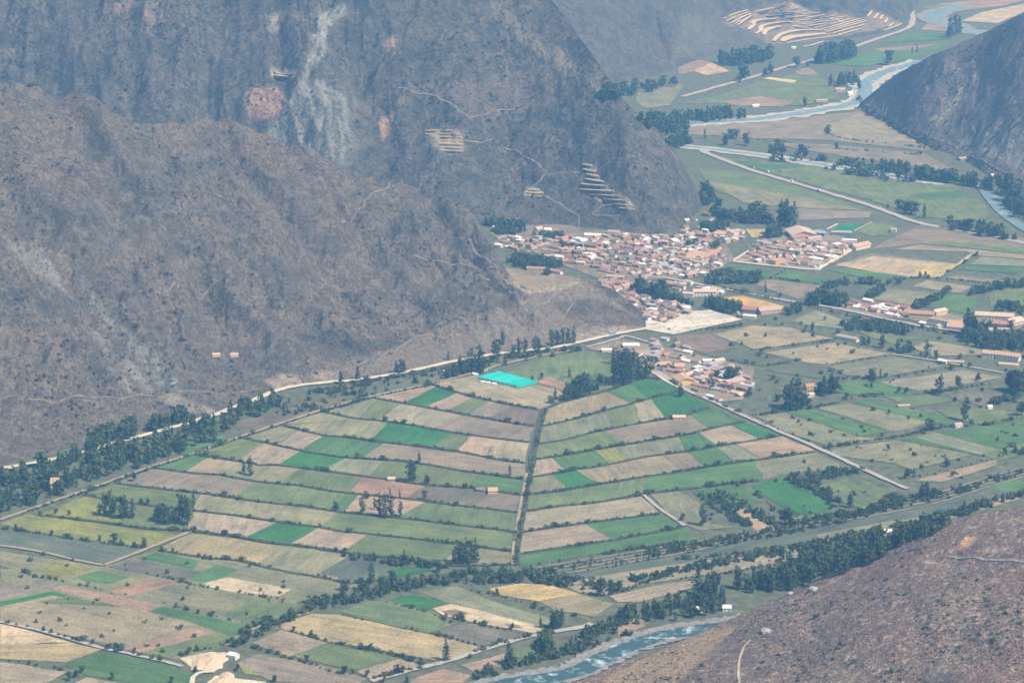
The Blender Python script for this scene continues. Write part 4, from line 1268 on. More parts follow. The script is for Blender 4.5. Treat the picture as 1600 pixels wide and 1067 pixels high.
terraces()
M_TERRWALL2 = plain_material('dry_terrace_bank', (0.21, 0.175, 0.13), 0.3, 0.2)
M_TERR2 = plain_material('dry_terrace', (0.42, 0.345, 0.235), 0.25, 0.1)
for _tl, _bands, _lab in (
        ('B', [[(402, 607), (480, 604), (548, 606)], [(400, 622), (480, 619), (556, 622)], [(401, 637), (490, 634), (564, 638)], [(403, 652), (490, 650), (570, 655)],
               [(425, 668), (500, 666), (574, 671)], [(445, 683), (510, 682), (576, 688)], [(470, 698), (520, 697), (574, 702)]], 'square pale terraced plot high on the mountain'),
        ('B', [[(1128, 760), (1175, 768)], [(1130, 782), (1190, 795)], [(1145, 805), (1205, 818)], [(1140, 828), (1225, 842)], [(1118, 852), (1240, 862)], [(1112, 876), (1275, 886)],
               [(1150, 898), (1300, 908)], [(1220, 920), (1330, 930)], [(1275, 942), (1355, 952)], [(1300, 962), (1368, 970)]], 'stepped pale terraces on the slope just above the town'),
        ('B', [[(872, 878), (930, 880)], [(862, 892), (948, 894)], [(866, 906), (940, 908)]], 'small pale terraces left of the larger ones above the town'),
        ('A', [[(1262, 332), (1300, 344), (1368, 342)], [(1266, 350), (1340, 354)]], 'tiny ochre terraces beside the pale gully')):
    _c = hit(*T(_tl, [_bands[len(_bands) // 2][0]])[0])[0]
    _r = empty('terraced_plot', _c, label=_lab, cat='terraces')
    terrace_pieces(_r, _tl, _bands, {}, 11.0, 0.8, 2.4, M_TERR2, M_TERRWALL2)

# ------------------------------------------------------------------ buildings
def unit_mesh(name, verts, faces, mats, fm=None):
    me = bpy.data.meshes.new(name)
    me.from_pydata(verts, [], faces)
    for m in mats:
        me.materials.append(m)
    if fm:
        me.polygons.foreach_set('material_index', fm)
    me.update()
    return me


def box_v(x0, x1, y0, y1, z0, z1):
    return [(x0, y0, z0), (x1, y0, z0), (x1, y1, z0), (x0, y1, z0), (x0, y0, z1), (x1, y0, z1), (x1, y1, z1), (x0, y1, z1)]


BOXF = [(0, 3, 2, 1), (4, 5, 6, 7), (0, 1, 5, 4), (1, 2, 6, 5), (2, 3, 7, 6), (3, 0, 4, 7)]
M_PLASTER = plain_material('gable_plaster', (0.52, 0.42, 0.34), 0.2, 0.4)
U_WALL = unit_mesh('wall', box_v(-.5, .5, -.5, .5, 0, 1), BOXF, [M_OBJ])


def _gable():
    # two sloping slabs with thickness, and the gable triangles set in under them (unit: width 1, depth 1, rise 1)
    o, t = 0.56, 0.12
    v = [(-o, -o, -0.12), (o, -o, -0.12), (o, 0, 1), (-o, 0, 1), (o, o, -0.12), (-o, o, -0.12)]
    v += [(x, y, z + t) for x, y, z in v]
    f = [(0, 1, 2, 3), (3, 2, 4, 5), (6, 9, 8, 7), (9, 11, 10, 8), (0, 6, 7, 1), (4, 10, 11, 5), (1, 7, 8, 2), (2, 8, 10, 4), (0, 3, 9, 6), (3, 5, 11, 9)]
    fm = [0] * len(f)
    g = len(v)
    for x in (-.5, .5):
        v += [(x, -.5, -0.02), (x, .5, -0.02), (x, 0, 0.94)]
    f += [(g, g + 1, g + 2), (g + 3, g + 5, g + 4)]
    fm += [1, 1]
    return v, f, fm


_v, _f, _fm = _gable()
U_GABLE = unit_mesh('roof', _v, _f, [M_ROOF, M_PLASTER], _fm)
# single pitch
_v = [(-.54, -.56, 0.02), (.54, -.56, 0.02), (.54, .54, 0.75), (-.54, .54, 0.75)]
_v += [(x, y, z + 0.12) for x, y, z in _v]
_v += [(-.5, -.5, 0), (-.5, .5, 0), (-.5, .5, .72), (.5, -.5, 0), (.5, .5, 0), (.5, .5, .72)]
U_SHED = unit_mesh('roof', _v, [(0, 3, 2, 1), (4, 5, 6, 7), (0, 1, 5, 4), (1, 2, 6, 5), (2, 3, 7, 6), (3, 0, 4, 7), (8, 10, 9), (11, 12, 13), (9, 10, 13, 12)],
                   [M_ROOF, M_PLASTER], [0] * 6 + [1] * 3)
# flat with parapet
_o = box_v(-.52, .52, -.52, .52, 0, 0.42)[0:8]
_i = [(-.46, -.46, .42), (.46, -.46, .42), (.46, .46, .42), (-.46, .46, .42), (-.46, -.46, .1), (.46, -.46, .1), (.46, .46, .1), (-.46, .46, .1)]
U_FLAT = unit_mesh('roof', _o + _i, [(0, 3, 2, 1), (0, 1, 5, 4), (1, 2, 6, 5), (2, 3, 7, 6), (3, 0, 4, 7), (4, 5, 9, 8), (5, 6, 10, 9), (6, 7, 11, 10), (7, 4, 8, 11),
                   (8, 9, 13, 12), (9, 10, 14, 13), (10, 11, 15, 14), (11, 8, 12, 15), (12, 13, 14, 15)], [M_ROOF])
U_OPEN = unit_mesh('window', box_v(-.5, .5, -.5, .5, 0, 1), BOXF, [M_DARK])
U_DOOR = unit_mesh('door', box_v(-.5, .5, -.5, .5, 0, 1), BOXF, [plain_material('door_wood', (0.12, 0.08, 0.06), 0.2, 1.0)])
U_POST = unit_mesh('post', box_v(-.5, .5, -.5, .5, 0, 1), BOXF, [M_OBJ])

ROOFC = {'terracotta': (.44, .255, .185), 'pinkish tile': (.47, .35, .295), 'brown tile': (.25, .19, .16), 'grey tin': (.40, .40, .42), 'white': (.78, .77, .76),
         'orange tile': (.54, .35, .24), 'peach': (.58, .46, .37), 'faded red': (.36, .20, .18), 'adobe': (.36, .25, .19)}
WALLC = {'white': (.74, .70, .64), 'adobe': (.36, .26, .19), 'yellow': (.70, .52, .22), 'pink': (.58, .40, .33), 'cream': (.66, .57, .42), 'blue': (.16, .30, .56), 'orange': (.68, .42, .14)}


def house(name, loc, rz, w, d, h, rise, kind, wall, roof, label, cat, group, openings=0, storeys=1):
    """one building at its base: wall, roof, and where they show, door and windows"""
    e = empty(name, loc, rz, label, cat, group)
    inst('wall', U_WALL, e, (0, 0, -0.5), 0, (w, d, h + 0.5), WALLC[wall])
    um = {'gable': U_GABLE, 'shed': U_SHED, 'flat': U_FLAT}[kind]
    inst('roof', um, e, (0, 0, h), 0, (w, d, rise), ROOFC[roof])
    if openings:
        # the side turned to the lane: whichever long face looks towards -y in the world
        fs = -1 if math.cos(rz) > 0 else 1
        for st in range(storeys):
            z = st * (h / storeys)
            for k in range(openings):
                x = (k + 0.5) / openings * w - w / 2
                if st == 0 and k == openings // 2:
                    inst('door', U_DOOR, e, (x, fs * d / 2, 0), 0, (1.3, 0.12, 2.2))
                else:
                    inst('window', U_OPEN, e, (x, fs * d / 2, z + 1.0), 0, (1.5, 0.12, 1.3))
    return e


def front_building(name, tl, A, B, depth, h, rise, kind, wall, roof, label, cat='building', group=None, openings=0, storeys=1):
    (ax, ay), (bx, by) = T(tl, [A, B])
    a = ground(ax, ay)
    b = ground(bx, by)
    t = b - a
    L = t.length
    t.normalize()
    n = Vector((-t.y, t.x, 0))
    if n.y < 0:
        n = -n
    c = (a + b) / 2 + n * depth / 2
    rz = math.atan2(t.y, t.x)
    if math.cos(rz) < 0:
        rz += math.pi
    return house(name, c, rz, L, depth, h, rise, kind, wall, roof, label, cat, group, openings, storeys)


TAKEN = []


def fb(*a, **k):
    e = front_building(*a, **k)
    TAKEN.append((e.location.x, e.location.y, 0.55 * max(abs(e.children[0].scale.x), abs(e.children[0].scale.y)) if e.children else 12))
    return e


# buildings that can be told apart
fb('market_hall', K980, (545, 525), (692, 535), 46, 7, 5, 'gable', 'yellow', 'orange tile', 'large two-storey hall with broad orange roof in the middle of town', openings=7, storeys=2)
fb('building', K980, (700, 532), (856, 470), 14, 7, 3.5, 'gable', 'cream', 'terracotta', 'long terracotta-roofed wing behind the large orange-roofed hall', openings=8, storeys=2)
fb('house', K980, (810, 300), (905, 303), 12, 6, 3, 'gable', 'yellow', 'orange tile', 'yellow house beside the dark round trees above the hall', 'house', openings=4, storeys=2)
fb('house', K980, (965, 290), (1045, 270), 10, 6, 3, 'gable', 'cream', 'pinkish tile', 'cream gabled house beside the bare yellow yard', 'house', openings=3, storeys=2)
fb('house', K980, (780, 590), (810, 590), 9, 5, 2, 'shed', 'white', 'faded red', 'small white house with bright red roof below the hall', 'house', openings=2)
fb('building', K980, (515, 860), (610, 865), 10, 7, 2, 'gable', 'cream', 'peach', 'cream two-storey building with arches below the main road', openings=5, storeys=2)
fb('building', K980, (620, 850), (820, 850), 16, 8, 3, 'gable', 'white', 'peach', 'broad white building with peach roof below the main road', openings=7, storeys=2)
fb('building', K980, (1060, 1000), (1200, 1010), 14, 6, 4, 'gable', 'pink', 'faded red', 'pink building with faded red roof beside the pale lot', openings=5, storeys=1)
fb('building', K980, (1240, 1020), (1420, 1000), 14, 6, 4, 'gable', 'pink', 'pinkish tile', 'long pink building at the lot corner below the ochre ground', openings=6, storeys=1)
fb('shed', K980, (1070, 1045), (1185, 1055), 7, 3.5, 1.2, 'shed', 'white', 'white', 'low white shed at the edge of the pale lot', 'shed')
fb('shed', K980, (970, 1005), (1030, 1015), 6, 3.5, 1.0, 'shed', 'white', 'white', 'small white shed in front of the dark trees by the lot', 'shed')
fb('building', K1130, (485, 565), (585, 545), 14, 8, 1.0, 'flat', 'orange', 'orange tile', 'orange-yellow building standing out at the front of the town block', openings=4, storeys=2)
fb('building', K1130, (580, 268), (640, 320), 42, 8, 6, 'gable', 'cream', 'peach', 'big gabled building with peach roof beside the blue school', openings=2, storeys=1)
fb('school_building', K1130, (765, 285), (935, 300), 10, 7, 2.5, 'gable', 'blue', 'grey tin', 'long blue school block beside the peach-roofed building', openings=9, storeys=2)
fb('school_building', K1130, (1010, 285), (1180, 290), 10, 6, 2.2, 'gable', 'blue', 'pinkish tile', 'long blue school block in front of the green pitch', openings=9, storeys=2)
fb('building', K1130, (655, 340), (790, 320), 14, 6, 4, 'gable', 'pink', 'faded red', 'dark red-roofed building in front of the blue school', openings=4)
fb('building', K1130, (800, 350), (910, 335), 12, 6, 3, 'gable', 'cream', 'pinkish tile', 'pink-tiled building in front of the blue school', openings=4)
fb('building', K1130, (1230, 425), (1365, 395), 16, 6, 4, 'gable', 'white', 'orange tile', 'white building with orange roof at the end of the pale street', openings=5)
fb('shed', K1130, (1100, 345), (1230, 352), 7, 4, 1.2, 'shed', 'white', 'white', 'long white-roofed shed right of the town block', 'shed')
fb('house', K1130, (1550, 255), (1600, 258), 9, 5, 2.5, 'gable', 'white', 'pinkish tile', 'lone white house with pink roof in the grey field', 'house', openings=3)
fb('building', KJ, (640, 362), (840, 375), 14, 9, 3.5, 'gable', 'yellow', 'terracotta', 'yellow two-storey building with terracotta roof on the main road', openings=9, storeys=2)
fb('building', KJ, (800, 395), (960, 425), 9, 7, 1.0, 'flat', 'white', 'pinkish tile', 'white row building right of the yellow one', openings=7, storeys=2)
fb('building', KJ, (870, 345), (960, 330), 14, 7, 3, 'gable', 'cream', 'peach', 'cream building behind the white row on the main road', openings=3)
fb('building', KJ, (960, 455), (1112, 470), 30, 6, 6, 'gable', 'white', 'orange tile', 'white hall with a big orange roof on the main road', openings=5)
fb('building', KJ, (1205, 362), (1500, 378), 14, 6, 4, 'gable', 'cream', 'peach', 'long peach-roofed building right of the roadside trees', openings=10)
fb('building', KJ, (1325, 430), (1480, 445), 12, 6, 4, 'gable', 'pink', 'terracotta', 'middle terracotta-roofed building right of the roadside trees', openings=6)
fb('building', KJ, (1310, 485), (1470, 490), 10, 5, 3, 'gable', 'white', 'pinkish tile', 'low white building with pink roof nearest the roadside trees', openings=5)
fb('building', KJ, (1510, 430), (1610, 405), 22, 6, 4, 'gable', 'cream', 'peach', 'broad peach-roofed building at the right edge', openings=3)
fb('building', KJ, (1248, 690), (1342, 700), 12, 8, 3.5, 'gable', 'white', 'orange tile', 'white two-storey house block left of its long twin', openings=3, storeys=2)
fb('building', KJ, (1360, 700), (1552, 725), 13, 8, 3.5, 'gable', 'white', 'orange tile', 'long white two-storey house with arched windows among fields', openings=8, storeys=2)
fb('shed', KJ, (1390, 755), (1550, 768), 6, 3, 1.5, 'shed', 'orange', 'peach', 'low peach outbuilding in front of the long white house', 'shed')
fb('house', KJ, (880, 730), (950, 742), 8, 4, 2, 'gable', 'white', 'white', 'white farm house beside the narrow lane', 'house', openings=3)
fb('house', KJ, (960, 738), (1095, 745), 7, 3.5, 2, 'gable', 'pink', 'pinkish tile', 'long low pink farm house beside the narrow lane', 'house', openings=5)
fb('house', KJ, (40, 530), (200, 560), 9, 5, 2, 'gable', 'white', 'pinkish tile', 'long white farm house left of the dark red tree', 'house', openings=6)
fb('hall', K890, (950, 690), (1010, 735), 22, 8, 3.5, 'gable', 'yellow', 'orange tile', 'yellow-trimmed hall with orange roof in the lower village', openings=2)
fb('house', K890, (1050, 690), (1140, 720), 12, 5, 3, 'gable', 'cream', 'terracotta', 'terracotta-roofed house right of the yellow hall', 'house', openings=4)
fb('building', K890, (1390, 740), (1480, 755), 12, 6, 2.5, 'gable', 'pink', 'terracotta', 'low wing of the large terracotta building in the lower village', openings=4)
fb('building', K890, (1480, 750), (1620, 715), 16, 7, 3.0, 'gable', 'pink', 'pinkish tile', 'large pinkish building at the right of the lower village', openings=6)
fb('house', K890, (840, 560), (930, 560), 14, 4.5, 3, 'gable', 'cream', 'orange tile', 'orange-roofed house left in the lower village', 'house', openings=3)
fb('house', K890, (975, 575), (1060, 575), 14, 4.5, 3, 'gable', 'cream', 'orange tile', 'orange-roofed house in the centre of the lower village', 'house', openings=3)
fb('shed', K890, (300, 420), (400, 420), 9, 4, 1.5, 'gable', 'white', 'white', 'white shed at the left tip of the lower village', 'shed')
fb('shed', K890, (500, 385), (640, 385), 16, 5, 1.5, 'gable', 'cream', 'white', 'large pale-roofed shed behind the dark tall trees', 'shed')
fb('shed', K890, (1240, 520), (1350, 520), 10, 4, 1.5, 'gable', 'white', 'white', 'white-roofed shed at the upper right of the lower village', 'shed')
fb('house', K890, (1360, 530), (1440, 515), 10, 4.5, 2.5, 'gable', 'cream', 'peach', 'peach-roofed house right of the white village shed', 'house', openings=3)
fb('house', K890, (960, 1045), (1070, 1045), 9, 4, 2, 'gable', 'orange', 'peach', 'small peach-roofed house among the right-hand fields', 'house', openings=3)
fb('house', 'H', (690, 192), (732, 192), 10, 4, 3, 'gable', 'cream', 'orange tile', 'small orange-roofed hut in the hedge beside the middle lane', 'hut')
fb('house', 'H', (632, 180), (670, 184), 8, 3, 2, 'gable', 'adobe', 'brown tile', 'small brown hut left of the orange-roofed hut', 'hut')
fb('house', 'H', (225, 133), (258, 133), 7, 3, 2, 'gable', 'adobe', 'peach', 'small peach-roofed hut at the edge of a pink field', 'hut')
fb('house', 'G', (235, 185), (285, 185), 12, 12, 5, 'gable', 'yellow', 'orange tile', 'ochre farm building among the dark trees at the left edge', 'building', openings=2, storeys=2)
fb('house', 'G', (92, 225), (128, 228), 10, 4, 2, 'gable', 'white', 'white', 'small white house among the dark trees at the left edge', 'house', openings=2)
fb('house', 'G', (1055, 955), (1090, 962), 8, 5, 2, 'gable', 'white', 'white', 'small white house beside the earth pit', 'house', openings=2)
fb('house', 'I', (82, 742), (128, 742), 9, 4, 2, 'gable', 'white', 'white', 'small white-roofed house among the riverside trees', 'house', openings=2)
fb('house', 'I', (205, 735), (245, 735), 9, 4, 2, 'gable', 'white', 'white', 'small white house on the bare ground by the river', 'house', openings=2)
fb('house', 'I', (950, 382), (990, 380), 9, 4, 2, 'gable', 'white', 'white', 'small white house above the dark riverside grove', 'house', openings=2)
fb('house', 'F', (1285, 945), (1315, 940), 8, 4, 2, 'gable', 'white', 'pinkish tile', 'small white hut in the hedge of the right-hand fields', 'hut', openings=2)
fb('house', 'F', (1435, 860), (1455, 858), 7, 4, 1.5, 'gable', 'white', 'white', 'tiny white hut between the right-hand plots', 'hut')
fb('house', 'F', (595, 770), (640, 765), 10, 5, 3, 'gable', 'orange', 'terracotta', 'terracotta-roofed farm house between two dark trees', 'house', openings=3)
fb('house', 'F', (600, 805), (630, 800), 8, 4, 2, 'gable', 'cream', 'peach', 'small cream hut below the terracotta farm house', 'hut', openings=2)
fb('house', 'F', (1020, 852), (1070, 850), 6, 3, 1.5, 'gable', 'adobe', 'pinkish tile', 'low adobe hut among green plots on the right', 'hut')
fb('house', 'C', (730, 428), (770, 428), 14, 6, 4, 'gable', 'cream', 'orange tile', 'orange-roofed house beside the far river bend', 'house', openings=2)
fb('house', 'C', (790, 445), (808, 440), 10, 6, 3, 'gable', 'white', 'white', 'white house beside the far river bend', 'house', openings=1)
fb('house', 'C', (345, 498), (375, 495), 8, 4, 2, 'gable', 'white', 'white', 'white hut beside the far brown plot', 'hut')
fb('house', 'C', (640, 475), (690, 472), 8, 4, 2, 'gable', 'pink', 'pinkish tile', 'low pink house on the far river bank', 'house')
fb('house', 'C', (475, 800), (540, 797), 10, 3, 1.5, 'shed', 'adobe', 'brown tile', 'long dark shed beside the straight far road', 'shed')
fb('house', 'C', (1435, 825), (1465, 820), 8, 4, 2, 'gable', 'white', 'white', 'white hut among the dark trees by the far river', 'hut')
fb('house', 'C', (1310, 745), (1400, 735), 16, 4, 2, 'gable', 'pink', 'pinkish tile', 'pink compound at the foot of the right hill', 'building')
fb('house', 'C', (525, 228), (545, 228), 10, 4, 2, 'gable', 'white', 'white', 'white hut below the far terraces', 'hut')
for nm, A, B, wl_, rf, lb in [
    ('house', (275, 205), (370, 210), 'cream', 'pinkish tile', 'pink-roofed house alone above the old town'),
    ('house', (170, 238), (200, 240), 'white', 'white', 'small white house at the upper left tip of the old town'),
    ('house', (590, 250), (640, 240), 'cream', 'peach', 'peach-roofed house below the mountain foot'),
    ('house', (655, 255), (715, 258), 'white', 'white', 'white house below the mountain foot'),
    ('building', (1245, 275), (1345, 280), 'white', 'pinkish tile', 'long pale building at the top of the old town'),
    ('building', (1030, 305), (1170, 310), 'white', 'white', 'white row of houses at the top of the old town'),
    ('building', (600, 500), (740, 505), 'white', 'pinkish tile', 'long white arcade house left of the grove'),
    ('building', (965, 445), (1140, 448), 'white', 'pinkish tile', 'long pale building in the middle of the old town'),
    ('building', (950, 560), (1025, 565), 'yellow', 'peach', 'yellow building at the lower edge of the old town'),
    ('building', (495, 615), (660, 622), 'cream', 'terracotta', 'long terracotta house below the dark grove of the old town'),
    ('building', (700, 632), (800, 650), 'white', 'terracotta', 'second terracotta house below the dark grove of the old town'),
    ('building', (1235, 690), (1385, 700), 'pink', 'pinkish tile', 'long pink house above the dark town trees'),
    ('building', (1195, 750), (1430, 745), 'pink', 'faded red', 'long colonnaded house left of the dark town trees'),
]:
    fb(nm, K740, A, B, 9, 5, 2.5, 'gable', wl_, rf, lb, 'building' if nm == 'building' else 'house', openings=5)

for k_, (hx, hy) in enumerate([(338, 557), (366, 557)]):
    p_, _n = hit(hx, hy)
    house('hut', (p_.x, p_.y, p_.z + 0.4), 0.15, 11, 6, 3.0, 1.6, 'shed', 'cream', 'peach', ['left one of two peach huts alone on the dry left hill', 'right one of two peach huts alone on the dry left hill'][k_], 'hut', None)
# the blocks of small houses
UDIR = (ground(1242, 473) - ground(1060, 439)).normalized()
VDIR = Vector((-UDIR.y, UDIR.x, 0))
BLOCKS = [
    ('in the old town below the mountain', K740, [(205, 300), (480, 300), (800, 320), (1030, 300), (1600, 290), (1600, 640), (1180, 670), (1130, 600), (860, 560), (760, 500), (560, 470), (430, 440), (210, 390)], 15, 20, 0.93, ['brown tile', 'pinkish tile', 'terracotta', 'terracotta', 'grey tin', 'white', 'adobe', 'brown tile', 'brown tile', 'adobe']),
    ('around the big orange-roofed hall', K980, [(170, 310), (450, 300), (540, 290), (800, 240), (1080, 240), (1060, 330), (860, 380), (880, 480), (960, 520), (680, 680), (400, 670), (180, 650), (180, 400)], 15, 19, 0.92, ['pinkish tile', 'terracotta', 'brown tile', 'grey tin', 'brown tile', 'peach', 'white', 'adobe']),
    ('in the walled block by the blue school', K1130, [(150, 500), (260, 430), (340, 350), (620, 340), (900, 350), (1180, 370), (1200, 420), (1000, 520), (960, 550), (850, 590), (600, 565), (300, 540)], 14, 18, 0.95, ['pinkish tile', 'terracotta', 'brown tile', 'grey tin', 'brown tile', 'pinkish tile', 'adobe', 'white']),
    ('in the row above the main road', K980, [(360, 710), (640, 740), (900, 790), (860, 840), (620, 760), (380, 770)], 15, 18, 0.9, ['pinkish tile', 'brown tile', 'white', 'peach']),
    ('between the knoll and the town trees', K740, [(1190, 700), (1460, 740), (1560, 860), (1600, 1060), (1540, 1010), (1480, 930), (1240, 840)], 14, 18, 0.9, ['pinkish tile', 'terracotta', 'brown tile', 'faded red']),
    ('in the huddle left of the pale lot', K890, [(660, 60), (860, 0), (1040, -40), (1100, 30), (960, 100), (880, 140), (700, 100)], 15, 20, 0.85, ['brown tile', 'grey tin', 'white', 'pinkish tile']),
    ('in the village along the diagonal lane', K890, [(620, 420), (860, 380), (1130, 430), (1380, 500), (1600, 560), (1700, 700), (1600, 850), (1400, 870), (1200, 830), (1070, 750), (960, 640), (800, 560), (640, 480)], 17, 24, 0.8, ['brown tile', 'terracotta', 'peach', 'grey tin', 'white', 'adobe', 'pinkish tile']),
    ('in the quarter above the pale lot', K980, [(0, 840), (120, 850), (260, 890), (420, 930), (620, 965), (560, 1040), (380, 1060), (150, 1080), (30, 980)], 14, 18, 0.9, ['brown tile', 'grey tin', 'pinkish tile', 'brown tile', 'white', 'terracotta']),
    ('on the brown slope below the lot', K890, [(640, 290), (860, 300), (1100, 300), (1130, 420), (860, 380), (640, 420)], 20, 26, 0.6, ['brown tile', 'adobe', 'grey tin', 'pinkish tile']),
    ('in the strip below the main road', K980, [(0, 760), (40, 700), (400, 730), (640, 790), (900, 850), (700, 840), (430, 830), (340, 780)], 15, 18, 0.75, ['pinkish tile', 'brown tile', 'peach', 'terracotta']),
    ('in the roadside row of white sheds', KJ, [(150, 240), (330, 230), (560, 260), (640, 300), (580, 360), (380, 330), (160, 270)], 15, 18, 0.95, ['pinkish tile', 'white', 'white', 'faded red', 'white']),
    ('scattered above the town trees', K980, [(500, 150), (600, 80), (760, 80), (740, 150), (620, 250), (500, 290)], 20, 30, 0.6, ['brown tile', 'pinkish tile', 'white']),
    ('beside the roadside halls', KJ, [(640, 380), (820, 400), (980, 430), (960, 450), (800, 425), (660, 400)], 16, 14, 0.8, ['pinkish tile', 'terracotta', 'white']),
    ('beside the dark roadside trees', KJ, [(1210, 400), (1320, 400), (1500, 450), (1490, 500), (1300, 470)], 18, 20, 0.6, ['pinkish tile', 'terracotta', 'brown tile']),
]
CAND = []
for phrase, tl, poly, su, sv, dens, roofs in BLOCKS:
    P_ = T(tl, poly)
    xs = [p[0] for p in P_]
    ys = [p[1] for p in P_]
    cs = [ground(x, y) for x in (min(xs), max(xs)) for y in (min(ys), max(ys))]
    us = [c.dot(UDIR) for c in cs]
    vs = [c.dot(VDIR) for c in cs]
    u = min(us)
    while u < max(us):
        v = min(vs)
        while v < max(vs):
            p = UDIR * (u + rng.uniform(-3, 3)) + VDIR * (v + rng.uniform(-4, 4))
            x, y = pix(p)
            street = (p.dot(UDIR) % 74.0) < 9.0 or (p.dot(VDIR) % 66.0) < 8.0
            ok = not street and bool(in_poly(np.array([x]), np.array([y]), P_)[0]) and rng.random() < dens
            if ok and all((p.x - a) ** 2 + (p.y - b) ** 2 > (r + 5) ** 2 for a, b, r in TAKEN):
                CAND.append((y, x, p, phrase, rng.choice(roofs)))
            v += sv * 0.80
        u += su * 0.87
CAND.sort(key=lambda c: -c[0])
rng.shuffle(CAND)
UA = math.atan2(UDIR.y, UDIR.x)
HCOUNT = len(TAKEN)
REST = []
for i, (y, x, p, phrase, roof) in enumerate(CAND):
    w = rng.uniform(10, 17)
    d = rng.uniform(6.5, 9.5)
    h = rng.choice([2.8, 3.0, 3.2, 5.2, 5.6])
    rz = UA + (math.pi / 2 if rng.random() < 0.35 else 0) + rng.uniform(-0.08, 0.08)
    wall = rng.choice(['white', 'adobe', 'adobe', 'cream', 'pink', 'white'])
    kind = 'shed' if roof in ('grey tin', 'white') and rng.random() < 0.5 else 'gable'
    if roof == 'white' and rng.random() < 0.4:
        kind = 'flat'
    rise = {'gable': 0.26 * d, 'shed': 1.6, 'flat': 1.4}[kind]
    if i < 300 - HCOUNT:
        size = 'two-storey' if h > 4 else 'low'
        lab = f"{size} {wall}-walled house with {roof} roof {phrase}"
        house('house', p, rz, w, d, h, rise, kind, wall, roof, lab, 'house', f"{size} {wall} {roof} roofs, {phrase}", openings=(3 if y > 440 else 0), storeys=(2 if h > 4 else 1))
    else:
        REST.append((p, rz, w, d, h, rise, kind, wall, roof))


def rest_of_town():
    """the remaining small houses, as one mass"""
    V, F, MI, CL = [], [], [], []
    for p, rz, w, d, h, rise, kind, wall, roof in REST:
        c, s = math.cos(rz), math.sin(rz)
        for me, z0, sc, colr in ((U_WALL, -0.5, (w, d, h + .5), WALLC[wall]), ({'gable': U_GABLE, 'shed': U_SHED, 'flat': U_FLAT}[kind], h, (w, d, rise), ROOFC[roof])):
            b = len(V)
            for q in me.vertices:
                X, Y, Z = q.co.x * sc[0], q.co.y * sc[1], q.co.z * sc[2]
                V.append((p.x + X * c - Y * s, p.y + X * s + Y * c, z0 + Z))
            for f in me.polygons:
                F.append([b + k for k in f.vertices])
                CL.append(colr)
    m, nt, bs = new_mat('town_mass')
    at = nd(nt, 'ShaderNodeAttribute', attribute_name='tint')
    n = noise_node(nt, geo_pos(nt), 0.5, 4, 0.7)
    v = ramp(nt, n.outputs[0], [(0.3, (0.75,) * 3), (0.7, (1.25,) * 3)])
    nt.links.new(mix(nt, 1.0, at.outputs['Color'], v.outputs[0], 'MULTIPLY'), bs.inputs['Base Color'])
    o = mesh_obj('town_houses', V, F, m, kind='stuff', label='mass of small tiled houses filling the town blocks', cat='houses')
    ca = o.data.color_attributes.new('tint', 'FLOAT_COLOR', 'CORNER')
    buf = []
    for f, c in zip(F, CL):
        for _ in f:
            buf += [c[0], c[1], c[2], 1]
    ca.data.foreach_set('color', buf)


if REST:
    rest_of_town()
print('houses', HCOUNT, len(CAND), 'rest', len(REST))

# ------------------------------------------------------------------ compound walls
def garden_wall(tl, pts, h, col, label):
    line = [ground(x, y) for x, y in T(tl, pts)]
    vs, fs = [], []
    n = len(line)
    for i, p in enumerate(line):
        t = line[min(i + 1, n - 1)] - line[max(i - 1, 0)]
        t.normalize()
        s = Vector((-t.y, t.x, 0)) * 0.25
        for q, z in ((p - s, -0.3), (p - s, h), (p + s, h), (p + s, -0.3)):
            vs.append((q.x, q.y, z))
    for i in range(n - 1):
        for j in range(3):
            fs.append((4 * i + j, 4 * i + 4 + j, 4 * i + 5 + j, 4 * i + 1 + j))
    fs += [(0, 1, 2, 3), (4 * n - 1, 4 * n - 2, 4 * n - 3, 4 * n - 4)]
    o = mesh_obj('garden_wall', vs, fs, M_OBJ, label=label, cat='wall')
    o.color = (*col, 1)
    return o


WH = (.72, .69, .65)
garden_wall(K1130, [(95, 520), (255, 425)], 3.5, WH, 'tall white wall at the left end of the walled town block')
garden_wall(K1130, [(100, 525), (300, 550), (560, 580), (800, 600)], 2.6, WH, 'long white wall along the front of the town block')
garden_wall(K1130, [(800, 605), (890, 605), (975, 545), (1000, 520), (1010, 475)], 3.0, WH, 'white wall at the right corner of the town block')
garden_wall(K890, [(985, 480), (1100, 505), (1250, 545), (1350, 565)], 3.0, WH, 'long white wall across the lower village')
garden_wall(K890, [(700, 560), (820, 605)], 3.0, WH, 'white wall beside the tall dark trees at the village edge')
garden_wall(KJ, [(640, 372), (700, 385), (960, 445)], 2.5, WH, 'white wall along the main road below the yellow building')
garden_wall(K890, [(1390, 705), (1460, 725), (1600, 665)], 3.0, (.55, .28, .2), 'reddish wall behind the large village building')
garden_wall(K1130, [(960, 230), (1060, 180)], 2.0, WH, 'white wall on the left side of the green pitch')
garden_wall(K1130, [(1210, 245), (1380, 165)], 2.0, (.5, .42, .36), 'pale wall on the right side of the green pitch')


